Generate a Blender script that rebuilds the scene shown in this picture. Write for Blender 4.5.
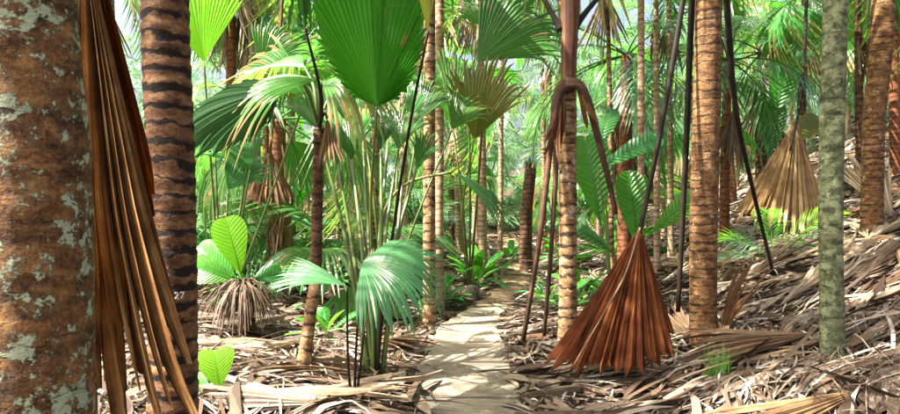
import bpy, math, random
import numpy as np
from mathutils import Vector, Matrix, Quaternion

R = math.radians
for o in list(bpy.data.objects):
    bpy.data.objects.remove(o)
scene = bpy.context.scene
COL = scene.collection

# ------------------------------------------------------------------ camera
F = 655.0 / 900.0
CAMZ = 1.6
cam = bpy.data.cameras.new('camera')
cam.sensor_width = 36.0
cam.lens = 36.0 * F
cam.clip_end = 1000
cam_o = bpy.data.objects.new('camera', cam)
cam_o.location = (0, 0, CAMZ)
cam_o.rotation_euler = (R(90), 0, 0)
COL.objects.link(cam_o)
scene.camera = cam_o

# ------------------------------------------------------------------ world, sun, exposure
SUN_EL, SUN_AZ = R(60), R(-108)          # azimuth measured from +Y towards +X
sun_from = Vector((math.sin(SUN_AZ) * math.cos(SUN_EL), math.cos(SUN_AZ) * math.cos(SUN_EL), math.sin(SUN_EL)))
world = bpy.data.worlds.new('World')
scene.world = world
world.use_nodes = True
wn = world.node_tree
wn.nodes.clear()
sky = wn.nodes.new('ShaderNodeTexSky')
sky.sky_type = 'NISHITA'
sky.sun_disc = False
sky.sun_elevation = SUN_EL
sky.sun_rotation = SUN_AZ
sky.air_density = 0.7
sky.dust_density = 10.0
sky.ozone_density = 0.1
bg = wn.nodes.new('ShaderNodeBackground')
bg.inputs['Strength'].default_value = 0.095
wo = wn.nodes.new('ShaderNodeOutputWorld')
wn.links.new(sky.outputs[0], bg.inputs[0])
wn.links.new(bg.outputs[0], wo.inputs[0])
sun = bpy.data.lights.new('sun', 'SUN')
sun.energy = 5.0
sun.angle = R(0.6)
sun.color = (1.0, 0.95, 0.86)
sun_o = bpy.data.objects.new('sun', sun)
sun_o.rotation_euler = sun_from.to_track_quat('Z', 'Y').to_euler()
sun_o.location = (0, 0, 30)
COL.objects.link(sun_o)
scene.view_settings.view_transform = 'Standard'
scene.view_settings.look = 'None'
scene.view_settings.gamma = 1.0
scene.view_settings.exposure = 2.62
scene.cycles.use_denoising = True
scene.cycles.max_bounces = 8
scene.cycles.diffuse_bounces = 5
scene.cycles.transmission_bounces = 5
scene.cycles.sample_clamp_indirect = 6.0

rng = np.random.default_rng(427)
random.seed(427)

# ------------------------------------------------------------------ terrain function
_ph = np.random.default_rng(5).uniform(0, 6.28, (12, 2))
_fr = np.random.default_rng(6).uniform(0.6, 5.5, (12, 2))
def lumps(x, y):
    s = 0
    for (a, b), (f, g) in zip(_ph, _fr):
        s = s + np.sin(x * f + a + 0.7 * np.sin(y * g * .5)) * np.sin(y * g + b) * (0.05 / (0.8 + 0.5 * max(f, g)))
    return s
PY = np.array([-5, 3, 5.3, 7, 9, 11.3, 13.5, 16.5, 20, 30, 60])
PX = np.array([.25, .2, .18, .13, .28, .8, 1.3, 1.75, 2.0, 2.6, 4.0])
_py = np.linspace(-5, 60, 1300)
_px = np.interp(_py, PY, PX)
_k = np.hanning(61); _k /= _k.sum()
_px = np.convolve(np.pad(_px, 30, mode='edge'), _k, 'valid')
def path_x(y):
    return np.interp(y, _py, _px)
def softplus(t, k=.35):
    return k * np.logaddexp(0, np.asarray(t, float) / k)
def ground(x, y):
    x = np.asarray(x, float); y = np.asarray(y, float)
    p = path_x(y)
    dx = x - p
    h = 0.34 * softplus(dx - 1.65)
    h = h + 0.05 * softplus(-dx - 1.6, .5)
    h = np.where(h > 6, 6 + (h - 6) * .5, h)
    h = h + 0.04 * softplus(y - 17, 3.0)
    near = np.clip((np.abs(dx) - .45) / .8, 0, 1)
    h = h + lumps(x, y) * 1.15 * near + .03 * near
    h = h - .05 * (1 - near)
    return h
def gz(x, y):
    return float(ground(x, y))
def W(px, py, d):
    return Vector(((px - 450) / 655.0 * d, d, CAMZ - (py - 207) / 655.0 * d))
def onground(px, py):
    """the ground point seen in that direction"""
    lo = 2.0
    for i in range(4000):
        d = lo + i * .01
        p = W(px, py, d)
        if p.z < gz(p.x, p.y):
            return Vector((p.x, p.y, gz(p.x, p.y)))
    return Vector((p.x, p.y, gz(p.x, p.y)))
def GP(px, d):
    x = (px - 450) / 655.0 * d
    return Vector((x, d, gz(x, d)))

# ------------------------------------------------------------------ materials
def nt(name):
    m = bpy.data.materials.new(name)
    m.use_nodes = True
    t = m.node_tree
    t.nodes.clear()
    return m, t, t.nodes, t.links
def ramp(N, stops, interp='LINEAR'):
    r = N.new('ShaderNodeValToRGB')
    e = r.color_ramp.elements
    while len(e) < len(stops):
        e.new(.5)
    for k, (p, c) in enumerate(stops):
        e[k].position = p
        e[k].color = (*c, 1) if len(c) == 3 else c
    r.color_ramp.interpolation = interp
    return r
def mapping(N, Lk, out, scale):
    mp = N.new('ShaderNodeMapping')
    mp.inputs['Scale'].default_value = scale
    Lk.new(out, mp.inputs[0])
    return mp.outputs[0]
def noise(N, Lk, vec, scale, detail=4, rough=.6, dist=0):
    n = N.new('ShaderNodeTexNoise')
    n.inputs['Scale'].default_value = scale
    n.inputs['Detail'].default_value = detail
    n.inputs['Roughness'].default_value = rough
    n.inputs['Distortion'].default_value = dist
    if vec is not None:
        Lk.new(vec, n.inputs['Vector'])
    return n.outputs['Fac']
def mixc(N, Lk, fac, a, b, mode='MIX'):
    m = N.new('ShaderNodeMix')
    m.data_type = 'RGBA'
    m.blend_type = mode
    for sock, v in ((m.inputs[0], fac), (m.inputs[6], a), (m.inputs[7], b)):
        if isinstance(v, (int, float)):
            sock.default_value = v
        elif isinstance(v, tuple):
            sock.default_value = (*v, 1)
        else:
            Lk.new(v, sock)
    return m.outputs[2]
def mth(N, Lk, op, a, b=0.0, c=None):
    m = N.new('ShaderNodeMath'); m.operation = op
    for i, v in enumerate((a, b) if c is None else (a, b, c)):
        if isinstance(v, (int, float)):
            m.inputs[i].default_value = v
        else:
            Lk.new(v, m.inputs[i])
    return m.outputs[0]
def finish(t, N, Lk, color, rough=.6, bump=None, bump_s=.3, bump_d=.02, trans=0, tcol=None, spec=.5):
    p = N.new('ShaderNodeBsdfPrincipled')
    Lk.new(color, p.inputs['Base Color'])
    if isinstance(rough, (int, float)):
        p.inputs['Roughness'].default_value = rough
    else:
        Lk.new(rough, p.inputs['Roughness'])
    p.inputs['Specular IOR Level'].default_value = spec
    if bump is not None:
        b = N.new('ShaderNodeBump')
        b.inputs['Strength'].default_value = bump_s
        b.inputs['Distance'].default_value = bump_d
        Lk.new(bump, b.inputs['Height'])
        Lk.new(b.outputs[0], p.inputs['Normal'])
    out = N.new('ShaderNodeOutputMaterial')
    if trans > 0:
        tr = N.new('ShaderNodeBsdfTranslucent')
        Lk.new(tcol if tcol is not None else color, tr.inputs['Color'])
        mx = N.new('ShaderNodeMixShader')
        mx.inputs[0].default_value = trans
        Lk.new(p.outputs[0], mx.inputs[1]); Lk.new(tr.outputs[0], mx.inputs[2])
        Lk.new(mx.outputs[0], out.inputs[0])
    else:
        Lk.new(p.outputs[0], out.inputs[0])

def green_mat(name, c1, c2, tcol, trans=.42, rough=.33, brown=.0, stripes=40, spec=.5):
    m, t, N, Lk = nt(name)
    tc = N.new('ShaderNodeTexCoord')
    uv = mapping(N, Lk, tc.outputs['UV'], (stripes, 1.5, 1))
    s = noise(N, Lk, uv, 1.0, 3, .7)
    big = noise(N, Lk, tc.outputs['Object'], 3.0, 3, .6)
    r = ramp(N, [(.38, c1), (.62, c2)])
    Lk.new(mth(N, Lk, 'MULTIPLY_ADD', s, .6, mth(N, Lk, 'MULTIPLY', big, .4)), r.inputs[0])
    oi = N.new('ShaderNodeObjectInfo')
    hs = N.new('ShaderNodeHueSaturation')
    Lk.new(r.outputs[0], hs.inputs['Color'])
    Lk.new(mth(N, Lk, 'MULTIPLY_ADD', oi.outputs['Random'], .06, .47), hs.inputs['Hue'])
    rv = mth(N, Lk, 'FRACT', mth(N, Lk, 'MULTIPLY', oi.outputs['Random'], 7.31))
    Lk.new(mth(N, Lk, 'MULTIPLY_ADD', rv, .7, .7), hs.inputs['Value'])
    ra = N.new('ShaderNodeAttribute'); ra.attribute_name = 'rib'
    rl_ = ramp(N, [(.90, (0, 0, 0)), (.97, (1, 1, 1))])
    Lk.new(mth(N, Lk, 'MULTIPLY', ra.outputs['Fac'], .5), rl_.inputs[0])
    col = mixc(N, Lk, mth(N, Lk, 'MULTIPLY', rl_.outputs[0], .55), hs.outputs[0], (c2[0] * 2.2 + .05, c2[1] * 1.35 + .03, c2[2] * 1.2))
    tcn = N.new('ShaderNodeRGB'); tcn.outputs[0].default_value = (*tcol, 1)
    tco = tcn.outputs[0]
    if brown > 0:
        sep = N.new('ShaderNodeSeparateXYZ'); Lk.new(tc.outputs['UV'], sep.inputs[0])
        bn = noise(N, Lk, mapping(N, Lk, tc.outputs['UV'], (18, 2.5, 1)), 1.0, 4, .7)
        f = mth(N, Lk, 'ADD', bn, mth(N, Lk, 'MULTIPLY', mth(N, Lk, 'POWER', sep.outputs[1], 3.0), .35 * brown))
        br = ramp(N, [(.62, (0, 0, 0)), (.68, (1, 1, 1))])
        Lk.new(f, br.inputs[0])
        brc = mixc(N, Lk, s, (.16, .07, .02), (.42, .27, .12))
        col = mixc(N, Lk, br.outputs[0], col, brc)
        tco = mixc(N, Lk, br.outputs[0], tco, (.25, .13, .04))
    tco = mixc(N, Lk, s, tco, (tcol[0] * 1.5, tcol[1] * 1.3, tcol[2]))
    finish(t, N, Lk, col, rough, s, .25, .004, trans, tco, spec)
    return m

def dead_mat(name, dark, mid, light, trans=.18, stripes=60, rough=.65, spec=.3):
    m, t, N, Lk = nt(name)
    tc = N.new('ShaderNodeTexCoord')
    s = noise(N, Lk, mapping(N, Lk, tc.outputs['UV'], (stripes, 1.6, 1)), 1.0, 4, .75)
    s2 = noise(N, Lk, mapping(N, Lk, tc.outputs['UV'], (stripes * .22, .8, 1)), 1.0, 2, .6)
    big = noise(N, Lk, tc.outputs['Object'], 5.0, 4, .65)
    oi = N.new('ShaderNodeObjectInfo')
    r = ramp(N, [(.40, dark), (.52, mid), (.66, light)])
    f = mth(N, Lk, 'MULTIPLY_ADD', s, .45, mth(N, Lk, 'MULTIPLY_ADD', s2, .35, mth(N, Lk, 'MULTIPLY', big, .22)))
    Lk.new(f, r.inputs[0])
    hs = N.new('ShaderNodeHueSaturation')
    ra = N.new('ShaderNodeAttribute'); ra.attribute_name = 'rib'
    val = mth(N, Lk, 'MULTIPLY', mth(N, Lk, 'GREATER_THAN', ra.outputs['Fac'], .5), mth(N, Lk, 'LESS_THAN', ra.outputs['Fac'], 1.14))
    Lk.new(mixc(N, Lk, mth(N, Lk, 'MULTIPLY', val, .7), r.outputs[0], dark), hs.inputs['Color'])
    Lk.new(mth(N, Lk, 'MULTIPLY_ADD', oi.outputs['Random'], .5, .78), hs.inputs['Value'])
    rv = mth(N, Lk, 'FRACT', mth(N, Lk, 'MULTIPLY', oi.outputs['Random'], 5.77))
    Lk.new(mth(N, Lk, 'MULTIPLY_ADD', rv, .3, .95), hs.inputs['Saturation'])
    finish(t, N, Lk, hs.outputs[0], rough, s, .5, .006, trans, None, spec)
    return m

def bark_mat(name, cols, ring_period=.1, ring_col=(.02, .012, .008), ring_amt=1.0, ring_lo=.56, lichen=None, lich_amt=.5,
             lich_scale=7, vert=0, bump=.6, ring_soft=.07, lich_soft=.022):
    m, t, N, Lk = nt(name)
    tc = N.new('ShaderNodeTexCoord')
    ob = tc.outputs['Object']
    g = noise(N, Lk, mapping(N, Lk, ob, (9, 9, 16)), 1.0, 6, .7)
    fine = noise(N, Lk, ob, 60, 5, .7)
    r = ramp(N, [(.39, cols[0]), (.5, cols[1]), (.61, cols[2])])
    speck = noise(N, Lk, mapping(N, Lk, ob, (150, 150, 60)), 1.0, 3, .8)
    Lk.new(mth(N, Lk, 'MULTIPLY_ADD', g, .58, mth(N, Lk, 'MULTIPLY_ADD', fine, .24, mth(N, Lk, 'MULTIPLY', speck, .18))), r.inputs[0])
    col = r.outputs[0]
    h = mth(N, Lk, 'MULTIPLY_ADD', g, .5, mth(N, Lk, 'MULTIPLY', fine, .5))
    if ring_amt > 0:
        sep = N.new('ShaderNodeSeparateXYZ'); Lk.new(ob, sep.inputs[0])
        wob = noise(N, Lk, mapping(N, Lk, ob, (4, 4, 5)), 1.0, 3, .6)
        z = mth(N, Lk, 'ADD', sep.outputs[2], mth(N, Lk, 'MULTIPLY', wob, ring_period * 1.5))
        fr = mth(N, Lk, 'PINGPONG', mth(N, Lk, 'DIVIDE', z, ring_period), 0.5)   # 0..0.5
        rag = noise(N, Lk, mapping(N, Lk, ob, (16, 16, 30)), 1.0, 5, .75)
        blot = noise(N, Lk, mapping(N, Lk, ob, (6, 6, 5)), 1.0, 3, .6)
        v = mth(N, Lk, 'ADD', mth(N, Lk, 'ADD', fr, mth(N, Lk, 'MULTIPLY', rag, .45)), mth(N, Lk, 'MULTIPLY_ADD', blot, .8, -.4))
        rr = ramp(N, [(ring_lo, (0, 0, 0)), (ring_lo + ring_soft, (1, 1, 1))])
        Lk.new(v, rr.inputs[0])
        f = mth(N, Lk, 'MULTIPLY', rr.outputs[0], ring_amt)
        col = mixc(N, Lk, f, col, ring_col)
        h = mth(N, Lk, 'SUBTRACT', h, mth(N, Lk, 'MULTIPLY', rr.outputs[0], .5))
    if lichen:
        ln = noise(N, Lk, ob, lich_scale, 6, .6, .0)
        ln2 = noise(N, Lk, ob, lich_scale * .28, 2, .5)
        ln3 = noise(N, Lk, ob, lich_scale * 4, 5, .7)
        lf = mth(N, Lk, 'MULTIPLY_ADD', ln, .58, mth(N, Lk, 'MULTIPLY_ADD', ln3, .14, mth(N, Lk, 'MULTIPLY', ln2, .33)))
        lr = ramp(N, [(1 - lich_amt, (0, 0, 0)), (1 - lich_amt + lich_soft, (1, 1, 1))])
        Lk.new(lf, lr.inputs[0])
        lc = mixc(N, Lk, fine, tuple(c * .7 for c in lichen), tuple(min(1, c * 1.25) for c in lichen))
        col = mixc(N, Lk, lr.outputs[0], col, lc)
        h = mth(N, Lk, 'ADD', h, mth(N, Lk, 'MULTIPLY', lr.outputs[0], .25))
    finish(t, N, Lk, col, .8, h, bump, .02, 0, None, .25)
    return m

M = {}
M['fan_bright'] = green_mat('fan_bright', (.006, .060, .006), (.020, .135, .012), (.07, .36, .02), .42, .45, .05, 90, .25)
M['fan_green'] = green_mat('fan_green', (.012, .065, .016), (.04, .14, .03), (.075, .28, .03), .38, .32, .35, 40, .5)
M['fan_dark'] = green_mat('fan_dark', (.008, .04, .010), (.025, .085, .02), (.035, .15, .015), .3, .3, 0, 40)
M['fan_blue'] = green_mat('fan_blue', (.022, .095, .030), (.05, .17, .05), (.06, .28, .04), .35, .28, 0, 40, .7)
M['fan_torn'] = green_mat('fan_torn', (.03, .11, .022), (.07, .20, .04), (.12, .38, .04), .42, .3, 1.0, 40)
M['fan_olive'] = green_mat('fan_olive', (.06, .075, .015), (.12, .13, .03), (.20, .24, .03), .4, .45, .5, 40)
M['feather'] = green_mat('feather', (.010, .05, .014), (.055, .16, .05), (.09, .29, .045), .36, .25, 0, 6, .7)
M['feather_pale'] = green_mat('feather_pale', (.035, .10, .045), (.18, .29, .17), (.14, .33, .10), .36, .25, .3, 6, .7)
M['lime'] = green_mat('lime', (.09, .30, .012), (.15, .40, .02), (.22, .62, .02), .5, .38, 0, 24)
M['paddle'] = green_mat('paddle', (.03, .15, .02), (.075, .25, .035), (.12, .45, .03), .45, .33, .25, 24)
M['shrub'] = green_mat('shrub', (.03, .12, .035), (.06, .21, .06), (.09, .36, .06), .4, .28, 0, 10)
M['grass'] = green_mat('grass', (.06, .22, .02), (.10, .32, .03), (.15, .5, .03), .4, .4, 0, 5)
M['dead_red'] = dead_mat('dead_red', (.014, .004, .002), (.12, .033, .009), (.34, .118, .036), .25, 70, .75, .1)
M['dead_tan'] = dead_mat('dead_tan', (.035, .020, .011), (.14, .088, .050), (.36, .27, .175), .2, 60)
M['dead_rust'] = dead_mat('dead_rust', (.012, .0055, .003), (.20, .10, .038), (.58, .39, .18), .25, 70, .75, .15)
M['sheath'] = dead_mat('sheath', (.012, .005, .003), (.075, .026, .012), (.24, .15, .09), 0, 30)
M['dead_pale'] = dead_mat('dead_pale', (.07, .045, .028), (.29, .22, .145), (.64, .56, .44), .2, 50)
M['dead_straw'] = dead_mat('dead_straw', (.06, .032, .014), (.32, .20, .095), (.66, .50, .30), .25, 50)
M['dead_grey'] = dead_mat('dead_grey', (.08, .06, .045), (.27, .22, .165), (.50, .45, .37), .15, 50)
M['dead_brown'] = dead_mat('dead_brown', (.03, .014, .007), (.12, .055, .022), (.28, .15, .065), .2, 50)
M['petiole'] = green_mat('petiole', (.05, .075, .015), (.11, .14, .03), (.1, .15, .03), .05, .4, 0, 6)
M['petiole_dark'] = dead_mat('petiole_dark', (.004, .003, .002), (.017, .010, .006), (.085, .055, .032), 0, 6, .7, .2)
M['petiole_brown'] = dead_mat('petiole_brown', (.010, .005, .003), (.055, .026, .013), (.22, .13, .075), 0, 8, .65, .25)
M['bark_lichen'] = bark_mat('bark_lichen', [(.016, .009, .004), (.135, .06, .018), (.32, .17, .055)], .17, (.02, .009, .005), .35, .66,
                            (.36, .41, .25), .452, 21, bump=1.0, lich_soft=.03)
M['bark_band'] = bark_mat('bark_band', [(.032, .014, .007), (.13, .060, .025), (.29, .165, .075)], .10, (.009, .005, .004), .97, .49, ring_soft=.10)
M['bark_tan'] = bark_mat('bark_tan', [(.07, .032, .012), (.21, .115, .048), (.44, .31, .18)], .12, (.02, .011, .007), .9, .575,
                         (.5, .42, .3), .42, 8, ring_soft=.1, lich_soft=.08)
M['bark_orange'] = bark_mat('bark_orange', [(.025, .011, .005), (.125, .058, .020), (.30, .17, .07)], .085, (.02, .009, .005), .85, .60,
                            (.36, .28, .18), .40, 10, ring_soft=.12, lich_soft=.08)
M['bark_green'] = bark_mat('bark_green', [(.022, .025, .011), (.085, .10, .045), (.20, .21, .12)], .12, (.025, .024, .014), .6, .60,
                           (.21, .24, .12), .47, 16, lich_soft=.07)
M['bark_pale'] = bark_mat('bark_pale', [(.15, .09, .045), (.30, .20, .12), (.44, .34, .24)], .10, (.09, .05, .03), .7, .58)
M['bark_dark'] = bark_mat('bark_dark', [(.025, .013, .008), (.09, .042, .02), (.17, .085, .04)], .12, (.014, .008, .006), .8, .56)
M['bark_red'] = bark_mat('bark_red', [(.05, .016, .008), (.16, .055, .022), (.26, .11, .05)], .11, (.03, .012, .008), .6, .58)

def white_paint():
    m, t, N, Lk = nt('white_paint')
    tc = N.new('ShaderNodeTexCoord')
    n = noise(N, Lk, tc.outputs['Object'], 90, 4)
    finish(t, N, Lk, mixc(N, Lk, n, (.78, .76, .7), (.86, .85, .82)), .5)
    return m
M['white_paint'] = white_paint()

def soil_mat():
    m, t, N, Lk = nt('soil')
    tc = N.new('ShaderNodeTexCoord')
    ob = tc.outputs['Object']
    a = noise(N, Lk, ob, 2.0, 6, .65)
    b = noise(N, Lk, ob, 26, 6, .75)
    r = ramp(N, [(.38, (.010, .006, .004)), (.5, (.045, .029, .017)), (.62, (.10, .07, .045)), (.75, (.22, .175, .125))])
    Lk.new(mth(N, Lk, 'MULTIPLY_ADD', b, .7, mth(N, Lk, 'MULTIPLY', a, .3)), r.inputs[0])
    finish(t, N, Lk, r.outputs[0], .9, b, 1.0, .05, 0, None, .15)
    return m
M['soil'] = soil_mat()
def slab_mat():
    m, t, N, Lk = nt('path_slab')
    tc = N.new('ShaderNodeTexCoord')
    geo = N.new('ShaderNodeNewGeometry')
    ob = geo.outputs['Position']
    a = noise(N, Lk, ob, 1.8, 5, .6)
    b = noise(N, Lk, ob, 40, 6, .75)
    c = noise(N, Lk, mapping(N, Lk, ob, (3, 14, 3)), 1.5, 5, .7)
    r = ramp(N, [(.40, (.055, .041, .028)), (.5, (.155, .128, .092)), (.62, (.26, .225, .170))])
    Lk.new(mth(N, Lk, 'MULTIPLY_ADD', a, .45, mth(N, Lk, 'MULTIPLY_ADD', b, .25, mth(N, Lk, 'MULTIPLY', c, .30))), r.inputs[0])
    spots = ramp(N, [(.66, (0, 0, 0)), (.70, (1, 1, 1))])
    Lk.new(noise(N, Lk, ob, 16, 5, .7), spots.inputs[0])
    col = mixc(N, Lk, mth(N, Lk, 'MULTIPLY', spots.outputs[0], .6), r.outputs[0], (.12, .085, .05))
    oi = N.new('ShaderNodeObjectInfo')
    hs = N.new('ShaderNodeHueSaturation'); Lk.new(col, hs.inputs['Color'])
    Lk.new(mth(N, Lk, 'MULTIPLY_ADD', oi.outputs['Random'], .25, .87), hs.inputs['Value'])
    finish(t, N, Lk, hs.outputs[0], .85, b, .35, .02, 0, None, .25)
    return m
M['slab'] = slab_mat()
def litter_mat(name='litter', k=1.0):
    m, t, N, Lk = nt(name)
    geo = N.new('ShaderNodeNewGeometry')
    rnd = geo.outputs['Random Per Island']
    r = ramp(N, [(0, (.018, .010, .006)), (.18, (.055, .032, .018)), (.36, (.13, .085, .052)), (.54, (.205, .155, .11)),
                 (.72, (.28, .23, .175)), (.88, (.41, .365, .30)), (1.0, (.64, .60, .53))])
    Lk.new(mth(N, Lk, 'MULTIPLY', rnd, k), r.inputs[0])
    tc = N.new('ShaderNodeTexCoord')
    n = noise(N, Lk, mapping(N, Lk, tc.outputs['Object'], (30, 30, 30)), 1.0, 4, .7)
    col = mixc(N, Lk, mth(N, Lk, 'MULTIPLY', n, .8), r.outputs[0], (.06, .035, .02))
    finish(t, N, Lk, col, .7, n, .3, .01, .12, None, .3)
    return m
M['litter'] = litter_mat()
M['thatch'] = litter_mat('thatch', .52)
M['litter_broad'] = litter_mat('litter_broad', .72)

# ------------------------------------------------------------------ object helpers
def rib_attr(me, uv):
    if uv is not None and np.asarray(uv).shape[1] == 3:
        at = me.attributes.new('rib', 'FLOAT', 'POINT')
        at.data.foreach_set('value', np.asarray(uv, np.float32)[:, 2].copy())
def mesh_obj(name, v, f, mat, parent=None, uv=None, loc=None, smooth=False, kind=None):
    me = bpy.data.meshes.new(name)
    me.from_pydata([tuple(p) for p in v] if not isinstance(v, np.ndarray) else v.tolist(), [], f if isinstance(f, list) else f.tolist())
    if uv is not None:
        ul = me.uv_layers.new(name='UVMap')
        li = np.empty(len(me.loops), dtype=np.int32)
        me.loops.foreach_get('vertex_index', li)
        ul.data.foreach_set('uv', np.asarray(uv, np.float32)[li][:, :2].ravel())
    rib_attr(me, uv)
    if smooth:
        me.polygons.foreach_set('use_smooth', np.ones(len(me.polygons), bool))
    me.materials.append(M[mat] if isinstance(mat, str) else mat)
    me.update()
    o = bpy.data.objects.new(name, me)
    COL.objects.link(o)
    if parent is not None:
        o.parent = parent
    if loc is not None:
        o.location = loc
    if kind:
        o['kind'] = kind
    return o
def link_copy(src_mesh, name, parent=None, loc=None, rot=None, scale=None):
    o = bpy.data.objects.new(name, src_mesh)
    COL.objects.link(o)
    if parent is not None: o.parent = parent
    if loc is not None: o.location = loc
    if rot is not None: o.rotation_euler = rot
    if scale is not None: o.scale = (scale,) * 3 if isinstance(scale, (int, float)) else scale
    return o
def thing(name, label, cat, loc, group=None):
    o = bpy.data.objects.new(name, None)
    o.empty_display_size = .1
    COL.objects.link(o)
    o.location = loc
    tag(o, label, cat, group)
    return o
def tag(o, label, cat, group=None):
    o['label'] = label; o['category'] = cat
    if group: o['group'] = group
    return o

def smooth_pts(pts, n=12):
    """Catmull-Rom through points"""
    p = [np.array(q, float) for q in pts]
    if len(p) == 2:
        return np.array([p[0] + (p[1] - p[0]) * t for t in np.linspace(0, 1, n)])
    p = [2 * p[0] - p[1]] + p + [2 * p[-1] - p[-2]]
    out = []
    m = len(p) - 3
    for i in range(m):
        a, b, c, d = p[i:i + 4]
        k = max(2, n // m)
        for t in np.linspace(0, 1, k, endpoint=False):
            out.append(.5 * ((2 * b) + (-a + c) * t + (2 * a - 5 * b + 4 * c - d) * t * t + (-a + 3 * b - 3 * c + d) * t ** 3))
    out.append(p[-2])
    return np.array(out)
def tube(pts, rad, n=6, flat=1.0, cap=True):
    """pts (k,3), rad scalar/array -> verts, faces, uv"""
    pts = np.asarray(pts, float)
    k = len(pts)
    rad = np.broadcast_to(np.asarray(rad, float), (k,))
    tan = np.gradient(pts, axis=0)
    tan /= np.linalg.norm(tan, axis=1)[:, None] + 1e-9
    up = np.array([0, 1.0, 0]) if abs(tan[0][1]) < .8 else np.array([1.0, 0, 0])
    V, UV = [], []
    for i in range(k):
        s = np.cross(tan[i], up); s /= np.linalg.norm(s) + 1e-9
        b = np.cross(s, tan[i])
        for j in range(n):
            a = 2 * math.pi * j / n
            V.append(pts[i] + rad[i] * (math.cos(a) * s + math.sin(a) * b * flat))
            UV.append((j / n, i / (k - 1)))
    Fc = []
    for i in range(k - 1):
        for j in range(n):
            a = i * n + j; b = i * n + (j + 1) % n
            Fc.append((a, b, b + n, a + n))
    if cap:
        Fc.append(tuple(range(n - 1, -1, -1)))
        Fc.append(tuple(range((k - 1) * n, k * n)))
    return np.array(V), Fc, np.array(UV)

def basis(d, nrm):
    y = Vector(d).normalized()
    z = Vector(nrm); z = (z - y * z.dot(y)).normalized()
    x = y.cross(z)
    return np.array([[x.x, y.x, z.x], [x.y, y.y, z.y], [x.z, y.z, z.z]])

def fan(L=1.0, A=45, n=20, rows=8, split=.65, pleat=.22, fold=.1, droop=.4, tipg=.1, edge=.75, jit=.05, seed=0,
        cone=None, Mx=None, wave=0.0, left=1.0, right=1.0, taper=1.0, curl=0.0, miss=0.0, inner=.02, lat=0.0, irr=0.0, oval=None, skew=0.0):
    """pleated palm blade; base at origin, midrib along local +y, upper side local +z. cone=(half_opening_deg, wrap_deg)"""
    r_ = np.random.default_rng(seed)
    A = R(A)
    ed = np.linspace(-A, A, n + 1)
    ed[1:-1] += np.clip(r_.normal(0, .3 * A / n, n - 1), -.6 * A / n, .6 * A / n)
    js = max(1, int(round(split * rows)))
    ts = np.linspace(inner, 1, rows + 1)
    verts, uv, wt = [], [], []
    ph = r_.uniform(0, 6.28, 4)
    def pt(a, t, up, Lf):
        r = L * Lf * t * (1 + skew * a / A)
        if cone:
            be, Th = R(cone[0]), R(cone[1])
            th = a / A * Th
            rr = r * math.sin(be) * (1 + irr * t * (math.sin(th * 3.1 + ph[0]) + .8 * math.sin(th * 7.3 + ph[1] + t)))
            x = rr * math.sin(th); z = rr * math.cos(th) * .8; y = r * math.cos(be)
            q = np.array([x, y, z])
            nrm = np.array([math.sin(th), 0, math.cos(th)])
            return q + nrm * up
        x = r * math.sin(a); yy = r * math.cos(a)
        z = fold * abs(x) * (left if x < 0 else right)
        z += wave * L * t * math.sin(a / A * 5 + ph[0] + t * 3)
        z -= curl * x * x / L
        x *= 1 - .25 * min(1, abs(fold))
        y = yy
        if abs(droop) > 1e-3:
            q = droop * yy / L
            y, dz = L / droop * math.sin(q), -L / droop * (1 - math.cos(q))
            y += -math.sin(q) * (-z) * -1 * 0
            z = z * math.cos(q) + dz
        return np.array([x, y, z + up])
    prof = lambda a: 1 - (1 - edge) * (abs(a) / A) ** 1.6
    if oval:
        oa, obb = oval
        prof = lambda a: max(.05, (2 * math.cos(a) / obb) / ((math.sin(a) / oa) ** 2 + (math.cos(a) / obb) ** 2))
    idx_shared = {}
    def shared(i, j):
        k = (i, j)
        if k not in idx_shared:
            a = ed[i]; t = ts[j]
            p = pt(a, t, -pleat * L * t * A / n * .5, prof(a))
            idx_shared[k] = len(verts); verts.append(p); uv.append((i / n, t, 1.0)); wt.append((t, 1.0))
        return idx_shared[k]
    faces = []
    for i in range(n):
        ac = .5 * (ed[i] + ed[i + 1]); hw = .5 * (ed[i + 1] - ed[i])
        lf = prof(ac) * (1 + r_.normal(0, jit))
        segw = 1 + r_.normal(0, .45)
        da = r_.normal(0, jit * .6) * A
        my_js = js
        if miss and r_.random() < miss:
            continue
        my_js = int(np.clip(js + r_.integers(-1, 2), 1, rows - 1)) if rows > 5 else js
        prev = None
        for j in range(rows + 1):
            t = ts[j]
            s = 0 if j <= my_js else (j - my_js) / (rows - my_js)
            aa = ac + da * s * s
            up = pleat * L * t * A / n * .5
            c = len(verts); verts.append(pt(aa, t, up * (1 - .3 * s), lf * (1 - 0) if s > 0 else prof(ac) + (lf - prof(ac)) * t)); uv.append(((i + .5) / n, t, 2.0)); wt.append((t, segw))
            if j <= min(my_js, js):
                l, r = shared(i, j), shared(i + 1, j)
            else:
                w = hw * (1 - s ** 1.3) * taper + hw * .04
                l = len(verts); verts.append(pt(aa - w, t, -up * (1 - s), lf)); uv.append((i / n, t, 1.0)); wt.append((t, segw))
                r = len(verts); verts.append(pt(aa + w, t, -up * (1 - s), lf)); uv.append(((i + 1) / n, t, 1.0)); wt.append((t, segw))
            if prev:
                pl, pc, pr = prev
                faces.append((pl, pc, c, l)); faces.append((pc, pr, r, c))
            prev = (l, c, r)
    v = np.array(verts); wt = np.array(wt)
    if Mx is not None:
        v = v @ Mx.T
    g = np.clip((wt[:, 0] - split * .8) / (1 - split * .8), 0, None) ** 2 * np.clip(wt[:, 1], .1, 2.5)
    v[:, 2] -= tipg * L * g
    if lat:
        v[:, 0] += lat * L * wt[:, 0] ** 2
    return v, faces, np.array(uv)

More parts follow.
